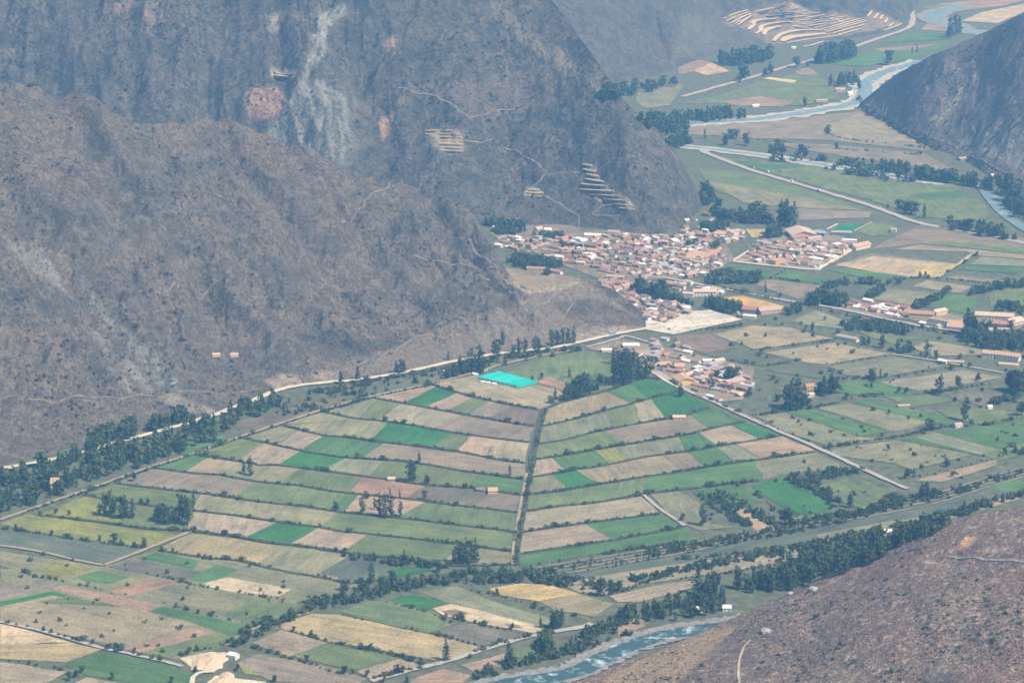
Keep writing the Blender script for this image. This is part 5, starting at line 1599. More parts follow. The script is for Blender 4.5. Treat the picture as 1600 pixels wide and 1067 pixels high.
# ------------------------------------------------------------------ the turquoise canopy
def canopy():
    pts = T(KC, [(230, 470), (370, 418), (540, 392), (1050, 528), (775, 590), (560, 552)])
    g = [ground(x, y) for x, y in pts]
    c = sum(g, Vector()) / len(g)
    e = empty('canopy', c, 0, 'bright turquoise flat canopy over a long plot among the fields', 'canopy')
    tq, nt, b = new_mat('turquoise_netting')
    pos = geo_pos(nt)
    n = noise_node(nt, pos, 0.08, 4, 0.6)
    nt.links.new(ramp(nt, n.outputs[0], [(0.3, (0.02, 0.50, 0.42)), (0.7, (0.035, 0.66, 0.56))]).outputs[0], b.inputs['Base Color'])
    b.inputs['Roughness'].default_value = 0.6
    _r = nd(nt, 'ShaderNodeObjectInfo').outputs['Random']
    _c = b.inputs['Base Color'].links[0].from_socket
    nt.links.new(mix(nt, 1.0, _c, ramp(nt, _r, [(0, (0.84, 0.84, 0.86)), (1, (1.1, 1.06, 1.06))]).outputs[0], 'MULTIPLY'), b.inputs['Base Color'])
    tq2 = plain_material('turquoise_curtain', (0.30, 0.62, 0.57), 0.12, 0.3)
    hgt = 4.0
    # roof as strips between rows of posts, each sagging a little
    A, Bc, Cc, D = g[0], g[2], g[3], g[4]
    n_s = 10
    rows = 6
    for i in range(n_s):
        vs, fs = [], []
        for a in range(2):
            s = (i + a) / n_s
            lo = A.lerp(D, s)
            hi = Bc.lerp(Cc, s)
            for j in range(rows + 1):
                p = lo.lerp(hi, j / rows) - c
                vs.append((p.x, p.y, hgt + (0.35 if a == 0 else 0.35)))
        mid = []
        for j in range(rows + 1):
            p = A.lerp(D, (i + 0.5) / n_s).lerp(Bc.lerp(Cc, (i + 0.5) / n_s), j / rows) - c
            mid.append((p.x, p.y, hgt - 0.25))
        k = rows + 1
        vs = vs[:k] + mid + vs[k:]
        for a in range(2):
            for j in range(rows):
                fs.append((a * k + j, (a + 1) * k + j, (a + 1) * k + j + 1, a * k + j + 1))
        mesh_obj('cover_panel', vs, fs, tq, parent=e)
    # side curtains
    for nm, P0, P1, m in (('front_curtain', A, D, tq2), ('end_curtain', D, Cc, tq), ('back_curtain', Bc, Cc, tq2)):
        a, b_ = P0 - c, P1 - c
        mesh_obj(nm, [(a.x, a.y, 0), (b_.x, b_.y, 0), (b_.x, b_.y, hgt + 0.3), (a.x, a.y, hgt + 0.3)], [(0, 1, 2, 3)], m, parent=e)
    for i in range(n_s + 1):
        for P0, P1 in ((A, D), (Bc, Cc)):
            p = P0.lerp(P1, i / n_s) - c
            inst('post', U_POST, e, (p.x, p.y, 0), 0, (0.3, 0.3, hgt + 0.5), (.7, .7, .68))
    garden_wall(KC, [(155, 400), (375, 343), (530, 388)], 3.0, (.78, .74, .72), 'white wall of the yard left of the turquoise canopy')
    for k, (x, y) in enumerate([(205, 420), (305, 525), (380, 537), (462, 552)]):
        a = T(KC, [(x - 28, y)])[0]
        b_ = T(KC, [(x + 28, y + 3)])[0]
        fb('shed', None, a, b_, 5, 2.6, 1.0, 'gable', 'white', 'white',
           ['white hut at the yard corner beside the turquoise canopy', 'first small white hut below the turquoise canopy', 'second small white hut below the turquoise canopy', 'third small white hut below the turquoise canopy'][k], 'hut')


canopy()


# ------------------------------------------------------------------ vehicles on the roads
def vehicle(tl, xy, to, col, label, long=4.6, high=1.5, cat='car'):
    (x, y), (x2, y2) = T(tl, [xy, to])
    p = ground(x, y)
    q = ground(x2, y2)
    rz = math.atan2(q.y - p.y, q.x - p.x)
    e = empty('truck' if cat == 'truck' else ('bus' if cat == 'bus' else 'car'), (p.x, p.y, 1.95), rz, label, cat)
    L, H_ = long, high
    if cat == 'car':
        prof = [(-L / 2, .35), (L / 2, .35), (L / 2, .85), (L * .28, .95), (L * .12, H_), (-L * .3, H_), (-L * .46, .95), (-L / 2, .9)]
    elif cat == 'bus':
        prof = [(-L / 2, .4), (L / 2, .4), (L / 2, 1.5), (L * .48, H_), (-L / 2, H_)]
    else:
        prof = [(-L / 2, .6), (L / 2, .6), (L / 2, 1.5), (L * .45, 2.6), (L * .28, 2.6), (L * .27, H_), (-L / 2, H_)]
    n = len(prof)
    wd = 0.9 if cat == 'car' else 1.2
    vs = [(a, -wd, b) for a, b in prof] + [(a, wd, b) for a, b in prof]
    fs = [tuple(range(n - 1, -1, -1)), tuple(range(n, 2 * n))] + [(i, (i + 1) % n, n + (i + 1) % n, n + i) for i in range(n)]
    o = mesh_obj('body', vs, fs, M_OBJ, parent=e)
    o.color = (*col, 1)
    for sx in (-.3, .3):
        for sy in (-1, 1):
            ring = [(sx * L + .4 * math.cos(t * math.pi / 5), .4 + .4 * math.sin(t * math.pi / 5)) for t in range(10)]
            w = [(a, sy * wd - .12, b) for a, b in ring] + [(a, sy * wd + .12, b) for a, b in ring]
            mesh_obj('wheel', w, [tuple(range(10)), tuple(range(19, 9, -1))] + [(i, (i + 1) % 10, 10 + (i + 1) % 10, 10 + i) for i in range(10)], M_DARK, parent=e)
    zz = H_ * .62 if cat != 'car' else 1.0
    for sy in (-1, 1):
        inst('window', U_OPEN, e, ((-.08 * L if cat == 'car' else 0), sy * wd, zz), 0, (L * (.4 if cat == 'car' else .8), 0.06, H_ * .26))
    return e


vehicle(K890, (400, 262), (480, 245), (.25, .38, .55), 'blue bus on the pale road left of the town', 11, 3.2, 'bus')
vehicle('E', (488, 688), (530, 680), (.8, .8, .8), 'white van parked below the pale road', 5.6, 2.2, 'car')
vehicle('C', (415, 802), (480, 825), (.8, .8, .8), 'white truck on the straight far road', 9, 3.4, 'truck')
vehicle('C', (525, 845), (560, 858), (.8, .8, .8), 'second white truck further along the straight far road', 8, 3.2, 'truck')
vehicle('C', (650, 888), (690, 900), (.8, .78, .74), 'pale truck at the middle of the straight far road', 8, 3.4, 'truck')
vehicle('C', (350, 782), (380, 795), (.75, .75, .75), 'small white car on the straight far road', 5, 1.8, 'car')
vehicle('F', (1205, 510), (1260, 520), (.6, .1, .1), 'red car beside the main road', 5, 1.7, 'car')
vehicle(K890, (1225, 30), (1290, 35), (.3, .2, .18), 'dark truck at the upper edge of the pale lot', 9, 3.2, 'truck')
vehicle(K890, (1565, 105), (1600, 112), (.1, .1, .1), 'dark truck at the right corner of the pale lot', 7, 3.0, 'truck')
vehicle(K890, (920, 215), (960, 225), (.12, .14, .12), 'dark car parked on the pale lot', 5, 1.8, 'car')

# earth heaps in the pits
def mound(tl, x, y, rx, ry, h, label):
    cx, cy = T(tl, [(x, y)])[0]
    c = ground(cx, cy)
    k = 24
    r_ = 8
    vs, fs = [(0, 0, h)], []
    for a in range(1, r_ + 1):
        for b in range(k):
            t = 2 * math.pi * b / k
            f = a / r_
            j = 1 + 0.25 * math.sin(3 * t + x) + rng.uniform(-.08, .08)
            vs.append((math.cos(t) * rx * f * j, math.sin(t) * ry * f * j, h * (1 - f) ** 1.2 * (1 + .2 * math.sin(5 * t + a)) - (0.3 if a == r_ else 0)))
    for b in range(k):
        fs.append((0, 1 + b, 1 + (b + 1) % k))
        for a in range(r_ - 1):
            fs.append((1 + a * k + b, 1 + (a + 1) * k + b, 1 + (a + 1) * k + (b + 1) % k, 1 + a * k + (b + 1) % k))
    o = mesh_obj('earth_mound', vs, fs, M_TERR, kind='structure', label=label)
    o.location = (c.x, c.y, 1.0)


mound('G', 980, 965, 16, 24, 5, 'heap of pale yellow earth in the upper pit')
mound('G', 925, 985, 10, 14, 3, 'smaller pale heap in the upper pit')
mound('G', 1040, 1062, 14, 20, 4, 'pale heap in the lower pit')

# ------------------------------------------------------------------ trees
def leaves(lobes, n, size, seed):
    """n leaf-clump faces spread through the lobes (centre, radii)"""
    r = np.random.RandomState(seed)
    vol = np.array([l[1][0] * l[1][1] * l[1][2] for l in lobes]) ** 0.67
    pick = r.choice(len(lobes), n, p=vol / vol.sum())
    C = np.array([lobes[k][0] for k in pick])
    Rr = np.array([lobes[k][1] for k in pick])
    d = r.normal(size=(n, 3))
    d /= np.linalg.norm(d, axis=1)[:, None]
    rad = r.uniform(0.45, 1.0, (n, 1)) ** 0.6
    ctr = C + d * Rr * rad
    nrm = d * 0.6 + r.normal(size=(n, 3)) * 0.6 + np.array([0, 0, 0.3])
    nrm /= np.linalg.norm(nrm, axis=1)[:, None]
    a = np.cross(nrm, r.normal(size=(n, 3)))
    a /= np.linalg.norm(a, axis=1)[:, None]
    b = np.cross(nrm, a)
    s = size * r.uniform(0.6, 1.4, (n, 1))
    q = np.stack([ctr - a * s - b * s * .6, ctr + a * s * .8 - b * s * .7, ctr + a * s + b * s * .6, ctr - a * s * .7 + b * s * .8], 1)
    v = q.reshape(-1, 3)
    f = np.arange(4 * n).reshape(-1, 4)
    return v, f


def lobes_for(kind, seed):
    r = random.Random(seed)
    L = []
    if kind == 'e':      # eucalyptus: tall bare-ish stem, loose clumps
        for k in range(13):
            z = 0.16 + 0.77 * k / 12
            w = 0.17 * (1 - abs(z - 0.5) * 0.8)
            a = r.uniform(0, 6.28)
            o = r.uniform(0.02, 0.11)
            L.append(((math.cos(a) * o, math.sin(a) * o, z), (w * r.uniform(.6, 1.1), w * r.uniform(.6, 1.1), r.uniform(.05, .10))))
    elif kind == 'p':    # poplar / cypress column
        for k in range(11):
            z = 0.10 + 0.84 * k / 10
            w = 0.115 * math.sin(min(1, (1.04 - z) * 1.5) * math.pi / 2) + 0.015
            a = r.uniform(0, 6.28)
            L.append(((math.cos(a) * .025, math.sin(a) * .025, z), (w, w, .075)))
    elif kind == 'c':    # dense tall grove tree
        for k in range(11):
            z = 0.16 + 0.76 * k / 10
            w = 0.19 * math.sin(min(1, (1.05 - z) * 1.3) * math.pi / 2) * r.uniform(.75, 1.1)
            a = r.uniform(0, 6.28)
            L.append(((math.cos(a) * .05, math.sin(a) * .05, z), (w, w, .09)))
    elif kind == 'b':    # broad crown
        for k in range(15):
            a = r.uniform(0, 6.28)
            o = r.uniform(0, 0.26)
            z = r.uniform(0.20, 0.86) - o * 0.2
            w = r.uniform(.12, .20)
            L.append(((math.cos(a) * o, math.sin(a) * o, z), (w, w, w * .75)))
    else:                # shrub
        for k in range(8):
            a = r.uniform(0, 6.28)
            o = r.uniform(0, 0.42)
            w = r.uniform(.2, .36)
            L.append(((math.cos(a) * o, math.sin(a) * o, r.uniform(.22, .68)), (w, w, w * .9)))
    return L


def trunk_mesh(kind, seed):
    r = random.Random(seed)
    top = {'e': .86, 'p': .8, 'c': .8, 'b': .62, 's': .4}[kind]
    r0 = {'e': .020, 'p': .018, 'c': .022, 'b': .038, 's': .03}[kind]
    V, F = [], []

    def tube(p0, p1, ra, rb, k=6):
        b = len(V)
        d = (Vector(p1) - Vector(p0)).normalized()
        x = d.orthogonal().normalized()
        y = d.cross(x)
        for p, rr in ((p0, ra), (p1, rb)):
            for j in range(k):
                t = 2 * math.pi * j / k
                q = Vector(p) + x * math.cos(t) * rr + y * math.sin(t) * rr
                V.append(tuple(q))
        for j in range(k):
            F.append((b + j, b + (j + 1) % k, b + k + (j + 1) % k, b + k + j))
        F.append(tuple(b + k + j for j in range(k)))
    mid = (r.uniform(-.02, .02), r.uniform(-.02, .02), top * .5)
    end = (r.uniform(-.03, .03), r.uniform(-.03, .03), top)
    tube((0, 0, -.03), mid, r0, r0 * .7)
    tube(mid, end, r0 * .7, r0 * .25)
    for k in range(5):
        z = top * (.4 + .12 * k)
        a = r.uniform(0, 6.28)
        o = {'e': .10, 'p': .06, 'c': .12, 'b': .24, 's': .25}[kind]
        tube((0, 0, z), (math.cos(a) * o, math.sin(a) * o, z + .13), r0 * .4, r0 * .12, 4)
    return V, F


CROWN, TRUNK, LOW = {}, {}, {}
for kind, n, size in (('e', 300, .030), ('p', 240, .028), ('c', 320, .036), ('b', 340, .042), ('s', 90, .11)):
    CROWN[kind], TRUNK[kind], LOW[kind] = [], [], []
    for s in range(4):
        lo = lobes_for(kind, s * 17 + ord(kind))
        v, f = leaves(lo, n, size, s + ord(kind))
        me = bpy.data.meshes.new('crown')
        me.from_pydata(v.tolist(), [], f.tolist())
        me.materials.append(M_LEAF if kind != 's' else M_LEAF2)
        CROWN[kind].append(me)
        tv, tf = trunk_mesh(kind, s)
        tm = bpy.data.meshes.new('trunk')
        tm.from_pydata(tv, [], tf)
        tm.materials.append(M_BARK)
        TRUNK[kind].append(tm)
        LOW[kind].append(leaves(lo, {'e': 90, 'p': 70, 'c': 110, 'b': 110, 's': 30}[kind], size * {'s': 1.6}.get(kind, 1.75), s + 50))

KINDNAME = {'e': ('eucalyptus_tree', 'tall loose-crowned tree'), 'p': ('poplar_tree', 'slim upright tree'), 'c': ('grove_tree', 'dense dark tree'), 'b': ('broad_tree', 'round-crowned dark tree'), 's': ('shrub', 'small green shrub')}
ORD = ['first', 'second', 'third', 'fourth', 'fifth', 'sixth', 'seventh', 'eighth', 'ninth', 'tenth', 'eleventh', 'twelfth', 'thirteenth', 'fourteenth', 'fifteenth', 'sixteenth', 'seventeenth', 'eighteenth', 'nineteenth', 'twentieth',
       'twenty-first', 'twenty-second', 'twenty-third', 'twenty-fourth', 'twenty-fifth', 'twenty-sixth', 'twenty-seventh', 'twenty-eighth', 'twenty-ninth', 'thirtieth', 'thirty-first', 'thirty-second']


def plant(kind, p, hgt, label, cat, group, wide=1.0):
    e = empty(KINDNAME[kind][0], p, rng.uniform(0, 6.28), label, cat, group)
    k = rng.randrange(4)
    e.scale = (hgt * wide, hgt * wide, hgt)
    if kind != 's':
        inst('trunk', TRUNK[kind][k], e)
    else:
        inst('stem', TRUNK[kind][k], e)
    inst('crown', CROWN[kind][k], e)
    return e


def metres(p, px):
    """height in metres of something px picture-pixels tall standing at p"""
    dist = (Vector(p) - CAMV).length
    return px * dist / FOC / 0.96


NTREE = [0]


def cluster(phrase, tl, items):
    """explicit trees: (x, y of the foot, height in the enlargement, kind)"""
    s = S3 if isinstance(tl, str) else (tl[2] if tl else 1.0)
    items = sorted(items, key=lambda t: t[0])
    bykind = {}
    for it in items:
        bykind.setdefault(it[3], []).append(it)
    for k, lst in bykind.items():
        nm = KINDNAME[k][1]
        for i, (x, y, h, _) in enumerate(lst):
            px, py = T(tl, [(x, y)])[0]
            p, nrm = hit(px, py)
            H_ = metres(p, h / s)
            if len(lst) == 1:
                lab = f"{nm} {phrase}"
            elif len(lst) <= 32:
                lab = f"{ORD[i]} {nm} from the left, {phrase}"
            else:
                lab = f"{nm} {phrase}"
            plant(k, p, H_, lab, 'tree', f"trees {phrase}", rng.uniform(.9, 1.15))
            NTREE[0] += 1


cluster('in the roadside row under the left hill', 'E', [(985, 575, 90, 'e'), (1010, 565, 75, 'e'), (1035, 563, 85, 'e'), (1060, 560, 78, 'e'), (1086, 557, 85, 'p')])
cluster('on the roadside above the turquoise canopy', 'E', [(805, 612, 60, 'b'), (830, 605, 80, 'e'), (862, 605, 75, 'e'), (905, 605, 85, 'e'), (925, 600, 75, 'e'), (720, 640, 105, 'e'), (738, 620, 70, 'e'), (758, 560, 65, 'e'), (768, 650, 60, 'p')])
cluster('left of the turquoise canopy by the road', 'E', [(610, 682, 105, 'e'), (650, 675, 115, 'e'), (582, 690, 75, 'c'), (560, 665, 60, 'c'), (630, 690, 80, 'c'), (655, 690, 70, 'b')])
cluster('standing singly along the pale road', 'E', [(505, 633, 50, 'p'), (266, 692, 55, 'c'), (285, 695, 70, 'e'), (298, 692, 60, 'e'), (87, 722, 62, 'c'), (8, 742, 65, 'c')])
cluster('in the grove right of the turquoise canopy', 'E', [(1060, 815, 90, 'b'), (1090, 808, 115, 'b'), (1120, 798, 125, 'b'), (1152, 780, 95, 'b'), (1200, 768, 85, 'b'), (1000, 815, 62, 'p'), (985, 830, 45, 'b'), (1065, 712, 52, 'p')])
cluster('in the tall dark stand at the village edge', 'E', [(1270, 650, 95, 'p'), (1290, 745, 170, 'e'), (1312, 735, 165, 'e'), (1335, 728, 150, 'e'), (1360, 725, 145, 'e'), (1388, 722, 120, 'e'), (1415, 720, 105, 'e'), (1275, 745, 100, 'p'), (1325, 745, 110, 'p'), (1350, 740, 100, 'e'), (1435, 715, 70, 'b'), (1245, 750, 40, 'b')])
cluster('alone on the green plot right of the canopy', 'E', [(897, 728, 28, 'b'), (938, 718, 32, 'b')])
cluster('standing in the lower left field', 'G', [(463, 292, 60, 'e'), (488, 292, 105, 'e'), (511, 297, 125, 'e'), (531, 284, 85, 'e'), (570, 307, 115, 'e'), (586, 303, 75, 'e'), (615, 303, 95, 'p'), (735, 315, 90, 'b'), (770, 330, 105, 'b'), (802, 325, 80, 'b'), (842, 325, 135, 'e'), (870, 335, 145, 'e'), (898, 248, 78, 'p')])
cluster('along the lower edge of the yellow field', 'G', [(240, 383, 28, 'b'), (465, 410, 32, 'b'), (530, 415, 45, 'b'), (668, 437, 50, 'b'), (75, 352, 24, 'b'), (560, 425, 28, 'b'), (620, 440, 30, 'b')])
cluster('beside the dark belt at the left', 'G', [(620, 133, 48, 'b'), (185, 290, 26, 'b'), (260, 285, 30, 'b'), (320, 290, 26, 'b')])
cluster('in the hedge above the tan plots', 'G', [(1128, 95, 55, 'e'), (1160, 107, 95, 'p'), (655, 238, 34, 'b'), (682, 244, 38, 'b'), (1555, 268, 50, 'b')])
cluster('near the upper middle of the left fan', 'H', [(328, 138, 105, 'e'), (345, 134, 95, 'e'), (405, 147, 55, 'b'), (370, 52, 62, 'p'), (790, 103, 52, 'p')])
cluster('in the clump on the pink plot', 'H', [(105, 284, 85, 'e'), (126, 214, 45, 'b'), (166, 264, 55, 'e'), (190, 295, 105, 'e'), (214, 303, 115, 'e'), (242, 299, 105, 'e'), (285, 294, 72, 'e'), (235, 198, 38, 'p'), (280, 208, 40, 'p'), (396, 218, 48, 'b')])
cluster('in the tall row above the stream shrubs', 'H', [(528, 505, 65, 'p'), (550, 515, 115, 'e'), (570, 520, 105, 'e'), (590, 520, 125, 'e'), (610, 515, 112, 'e'), (632, 510, 118, 'p'), (300, 500, 58, 'p'), (305, 520, 50, 'b')])
cluster('along the stream at the lower middle', 'H', [(150, 605, 115, 'p'), (108, 635, 75, 'b'), (30, 640, 60, 'b'), (200, 620, 60, 'b'), (250, 615, 80, 'b'), (465, 555, 55, 'b'), (20, 690, 60, 'b'), (320, 605, 55, 'b'), (390, 600, 50, 'b')])
cluster('on the lowest fields', 'H', [(1210, 665, 95, 'c'), (785, 983, 115, 'c'), (493, 965, 105, 'p'), (985, 812, 80, 'c'), (1005, 815, 100, 'c'), (1028, 805, 88, 'c'), (932, 812, 62, 'p'), (905, 718, 38, 'b'), (565, 772, 45, 'b'), (730, 652, 28, 'b'), (25, 1022, 38, 'b'), (62, 1027, 28, 'b'), (130, 1037, 38, 'b'), (105, 912, 42, 'b'), (142, 915, 42, 'b'), (205, 1062, 38, 'b'), (315, 1062, 34, 'b'), (300, 950, 24, 'b'), (378, 972, 32, 'b'), (605, 952, 28, 'b'), (800, 818, 36, 'b'), (660, 905, 20, 'b')])
cluster('among the bottom left plots', 'G', [(205, 828, 28, 'b'), (240, 836, 24, 'b'), (335, 868, 24, 'b'), (355, 870, 24, 'b'), (428, 885, 30, 'b'), (530, 908, 32, 'b'), (620, 925, 30, 'b'), (740, 962, 30, 'b'), (380, 1020, 40, 'b'), (320, 1055, 46, 'b'), (350, 1040, 40, 'b'), (520, 1048, 34, 'b'), (135, 980, 24, 'b'), (1415, 975, 45, 'b'), (1440, 850, 36, 'b'), (1360, 830, 30, 'b'), (1600, 1020, 40, 'b'), (815, 718, 30, 'b'), (858, 728, 28, 'b'), (920, 745, 26, 'b'), (985, 760, 32, 'b'), (905, 1015, 34, 'b'), (915, 920, 36, 'b'), (875, 935, 40, 'b'), (1100, 1010, 34, 'b'), (790, 1067, 36, 'b'), (1275, 1060, 36, 'b'), (800, 465, 28, 'b'), (745, 458, 30, 'b'), (950, 495, 28, 'b'), (980, 498, 26, 'b')])
cluster('around the right end of the strips', 'I', [(110, 340, 105, 'e'), (20, 320, 45, 'b'), (495, 335, 85, 'b'), (515, 335, 55, 'b'), (795, 255, 72, 'c'), (1062, 122, 52, 'b'), (1090, 114, 48, 'p'), (1242, 65, 48, 'b'), (605, 92, 34, 'b'), (740, 250, 55, 'b'), (700, 240, 40, 'b'), (900, 265, 36, 'b')])
cluster('by the lane end on the right', 'I', [(1125, 215, 75, 'c'), (1150, 212, 80, 'c'), (1180, 210, 60, 'b'), (1320, 295, 75, 'c'), (1345, 290, 60, 'b'), (1270, 115, 34, 'b')])
cluster('by the river at the lower right', 'I', [(90, 595, 62, 'c'), (140, 628, 72, 'b'), (180, 615, 62, 'b'), (272, 550, 34, 'b'), (1360, 700, 0.1, 's')][:4])
cluster('beside the terracotta farm house', 'F', [(500, 850, 110, 'e'), (520, 862, 150, 'c'), (545, 858, 155, 'c'), (570, 850, 80, 'b'), (650, 788, 75, 'b'), (675, 795, 95, 'c'), (705, 788, 105, 'c'), (725, 785, 80, 'b'), (602, 843, 42, 'b'), (460, 820, 42, 'b')])
cluster('scattered over the right-hand fields', 'F', [(1330, 912, 118, 'e'), (893, 725, 60, 'b'), (935, 712, 48, 'p'), (905, 730, 40, 'b'), (1210, 792, 95, 'e'), (1300, 765, 65, 'b'), (1386, 728, 46, 'b'), (1022, 785, 36, 'b'), (1055, 788, 36, 'b'), (1170, 955, 65, 'b'), (1280, 822, 28, 'b'), (700, 1038, 34, 'b'), (970, 1050, 34, 'b'), (825, 985, 24, 'p'), (895, 760, 28, 'b'), (975, 880, 24, 'b'), (1120, 895, 24, 'b'), (1355, 935, 34, 'b')])
cluster('at the right edge beside the lane', 'F', [(1545, 775, 110, 'b'), (1575, 790, 130, 'b'), (1600, 780, 110, 'b'), (1590, 890, 75, 'b'), (1510, 1065, 34, 'b'), (1560, 1060, 40, 'b'), (1600, 1065, 40, 'b')])
cluster('around the narrow lane and white farm houses', 'F', [(942, 575, 68, 'c'), (1015, 592, 62, 'c'), (1040, 600, 45, 'b'), (1072, 595, 66, 'b'), (1148, 622, 85, 'e'), (1190, 625, 44, 'b'), (858, 560, 46, 'b'), (880, 560, 40, 'b'), (620, 497, 46, 'c'), (740, 510, 34, 'b'), (1300, 625, 30, 'b')])
cluster('on the plots right of the town', 'F', [(402, 318, 55, 'p'), (935, 312, 40, 'b'), (1118, 382, 38, 'p'), (1120, 248, 34, 'b'), (1140, 248, 30, 'b'), (1380, 150, 26, 'b'), (470, 340, 26, 'b')])
cluster('in the dark roadside stand right of the halls', 'F', [(1335, 512, 125, 'c'), (1355, 520, 110, 'c'), (1375, 525, 90, 'c'), (1400, 495, 60, 'b'), (1430, 498, 60, 'b'), (1535, 490, 55, 'b'), (1580, 435, 40, 'b')])
cluster('beside the diagonal lane in the village', 'F', [(10, 800, 68, 'c'), (235, 725, 75, 'b'), (260, 720, 66, 'b'), (180, 720, 50, 'b'), (325, 800, 48, 'b'), (160, 765, 40, 'b')])
cluster('behind the town at the mountain corner', 'C', [(125, 945, 125, 'b'), (140, 940, 100, 'c'), (170, 1000, 90, 'b'), (340, 1015, 80, 'b'), (358, 1022, 95, 'b'), (380, 1018, 80, 'b'), (475, 1045, 120, 'c'), (495, 1042, 130, 'c'), (512, 1048, 100, 'b'), (533, 1052, 115, 'p'), (450, 1065, 50, 'b')])
cluster('on the far green field by the straight road', 'C', [(1020, 985, 65, 'b'), (1048, 988, 62, 'b'), (1075, 992, 66, 'b'), (1098, 995, 62, 'b'), (1137, 1012, 74, 'p'), (970, 965, 24, 'b')])
cluster('on the far valley floor below the terraces', 'C', [(1258, 178, 90, 'c'), (1278, 170, 100, 'e'), (1296, 160, 80, 'c'), (965, 302, 72, 'b'), (545, 315, 55, 'b'), (425, 345, 62, 'c'), (400, 352, 44, 'b'), (285, 380, 76, 'b'), (308, 368, 64, 'b'), (705, 403, 62, 'c'), (835, 415, 56, 'c'), (585, 494, 48, 'c'), (600, 315, 30, 'b'), (1082, 250, 34, 'p'), (1105, 245, 40, 'p')])
cluster('on the brown far fields by the river arm', 'C', [(215, 675, 62, 'b'), (245, 645, 55, 'b'), (266, 645, 50, 'b'), (310, 675, 62, 'b'), (122, 645, 55, 'p'), (450, 708, 62, 'b'), (480, 716, 60, 'b'), (430, 712, 50, 'b'), (558, 726, 62, 'b'), (588, 726, 56, 'b'), (730, 692, 32, 'b'), (695, 625, 30, 'b')])
cluster('at the far river reach on the right', 'C', [(1478, 890, 85, 'b'), (1512, 905, 110, 'b'), (1545, 935, 125, 'b'), (1575, 960, 110, 'c'), (1350, 1075, 66, 'b'), (1395, 1075, 60, 'b'), (1430, 1080, 60, 'b'), (1310, 1065, 40, 'b'), (1580, 1010, 80, 'b')])

# groves that read as one mass
MASS = []


def grove(poly, n, h0, h1, kinds, tl=None):
    P_ = T(tl, poly)
    s = S3 if isinstance(tl, str) else (tl[2] if tl else 1.0)
    xs = [p[0] for p in P_]
    ys = [p[1] for p in P_]
    k = 0
    tries = 0
    while k < n and tries < n * 60:
        tries += 1
        x = rng.uniform(min(xs), max(xs))
        y = rng.uniform(min(ys), max(ys))
        if in_poly(np.array([x]), np.array([y]), P_)[0]:
            p, nr = hit(x, y)
            MASS.append((rng.choice(kinds), p, metres(p, rng.uniform(h0, h1) / s), y))
            k += 1


grove([(-40, 760), (0, 748), (40, 738), (75, 728), (115, 715), (160, 703), (200, 697), (270, 680), (335, 662), (352, 690), (300, 704), (235, 726), (170, 748), (112, 768), (40, 795), (-40, 815)], 250, 10, 32, 'cebepp')
grove([(130, 708), (150, 690), (200, 672), (225, 675), (262, 662), (288, 652), (290, 660), (200, 688), (150, 704)], 50, 16, 32, 'ccb')
grove([(345, 655), (405, 630), (430, 625), (440, 640), (400, 655), (360, 680), (350, 690)], 22, 12, 28, 'ceb')
grove([(430, 625), (520, 606), (620, 592), (700, 575), (790, 560), (900, 546), (912, 550), (800, 570), (735, 583), (640, 602), (540, 628), (450, 655), (430, 645)], 120, 4, 10, 'sbs')
grove([(690, 590), (735, 570), (760, 565), (745, 582), (700, 592)], 30, 10, 18, 'cb')
grove([(1146, 920), (1190, 905), (1240, 890), (1265, 872), (1300, 860), (1350, 855), (1400, 840), (1440, 826), (1490, 820), (1440, 845), (1380, 872), (1320, 900), (1250, 922), (1180, 928)], 300, 10, 35, 'cepeppb')
grove([(1000, 960), (1030, 948), (1070, 942), (1105, 920), (1130, 925), (1135, 950), (1100, 965), (1050, 972), (1005, 974)], 75, 10, 31, 'cepb')
grove([(890, 1000), (930, 985), (960, 965), (985, 950), (1000, 950), (1000, 975), (960, 990), (905, 1008)], 45, 9, 28, 'cepb')
grove([(835, 1012), (858, 1000), (862, 1018), (840, 1022)], 18, 18, 28, 'cb')
grove([(735, 1060), (760, 1045), (840, 1025), (900, 1010), (960, 1000), (1000, 985), (1000, 990), (900, 1022), (800, 1045), (745, 1067)], 70, 7, 14, 'sbs')
grove([(355, 1012), (385, 985), (430, 968), (470, 955), (495, 938), (530, 932), (600, 918), (680, 902), (740, 896), (790, 890), (860, 895), (925, 910), (980, 918), (980, 925), (900, 922), (830, 912), (740, 912), (660, 918), (600, 930), (540, 948), (480, 958), (440, 978), (390, 1000), (365, 1018)], 260, 7, 15, 'bsb')
grove([(985, 905), (1050, 893), (1150, 872), (1260, 852), (1350, 832), (1430, 815), (1520, 790), (1600, 768), (1600, 775), (1430, 828), (1260, 862), (1080, 895), (990, 912)], 330, 6, 12, 'bsb')
grove([(990, 862), (1080, 848), (1200, 828), (1250, 815), (1360, 795), (1500, 760), (1600, 735), (1600, 745), (1500, 772), (1360, 808), (1200, 842), (1000, 872)], 330, 4, 9, 'ssb')
grove(T('F', [(1300, 520), (1380, 505), (1500, 520), (1620, 540), (1620, 590), (1520, 590), (1400, 580), (1310, 555)]), 120, 10, 20, 'bbc')
grove(T('F', [(590, 375), (640, 345), (700, 345), (790, 370), (780, 392), (680, 378), (600, 382)]), 45, 10, 24, 'cb')
grove(T('F', [(740, 470), (830, 455), (1000, 475), (1100, 500), (1060, 520), (900, 500), (780, 495)]), 70, 7, 14, 'bsb')
grove(T('F', [(1320, 330), (1400, 310), (1500, 290), (1620, 280), (1620, 300), (1480, 310), (1400, 335)]), 45, 8, 15, 'b')
grove(T('F', [(1440, 420), (1480, 380), (1620, 390), (1620, 410), (1500, 405)]), 30, 8, 15, 'b')
grove(T('F', [(1090, 385), (1130, 375), (1240, 315), (1260, 320), (1150, 380), (1110, 395)]), 40, 7, 12, 'bs')
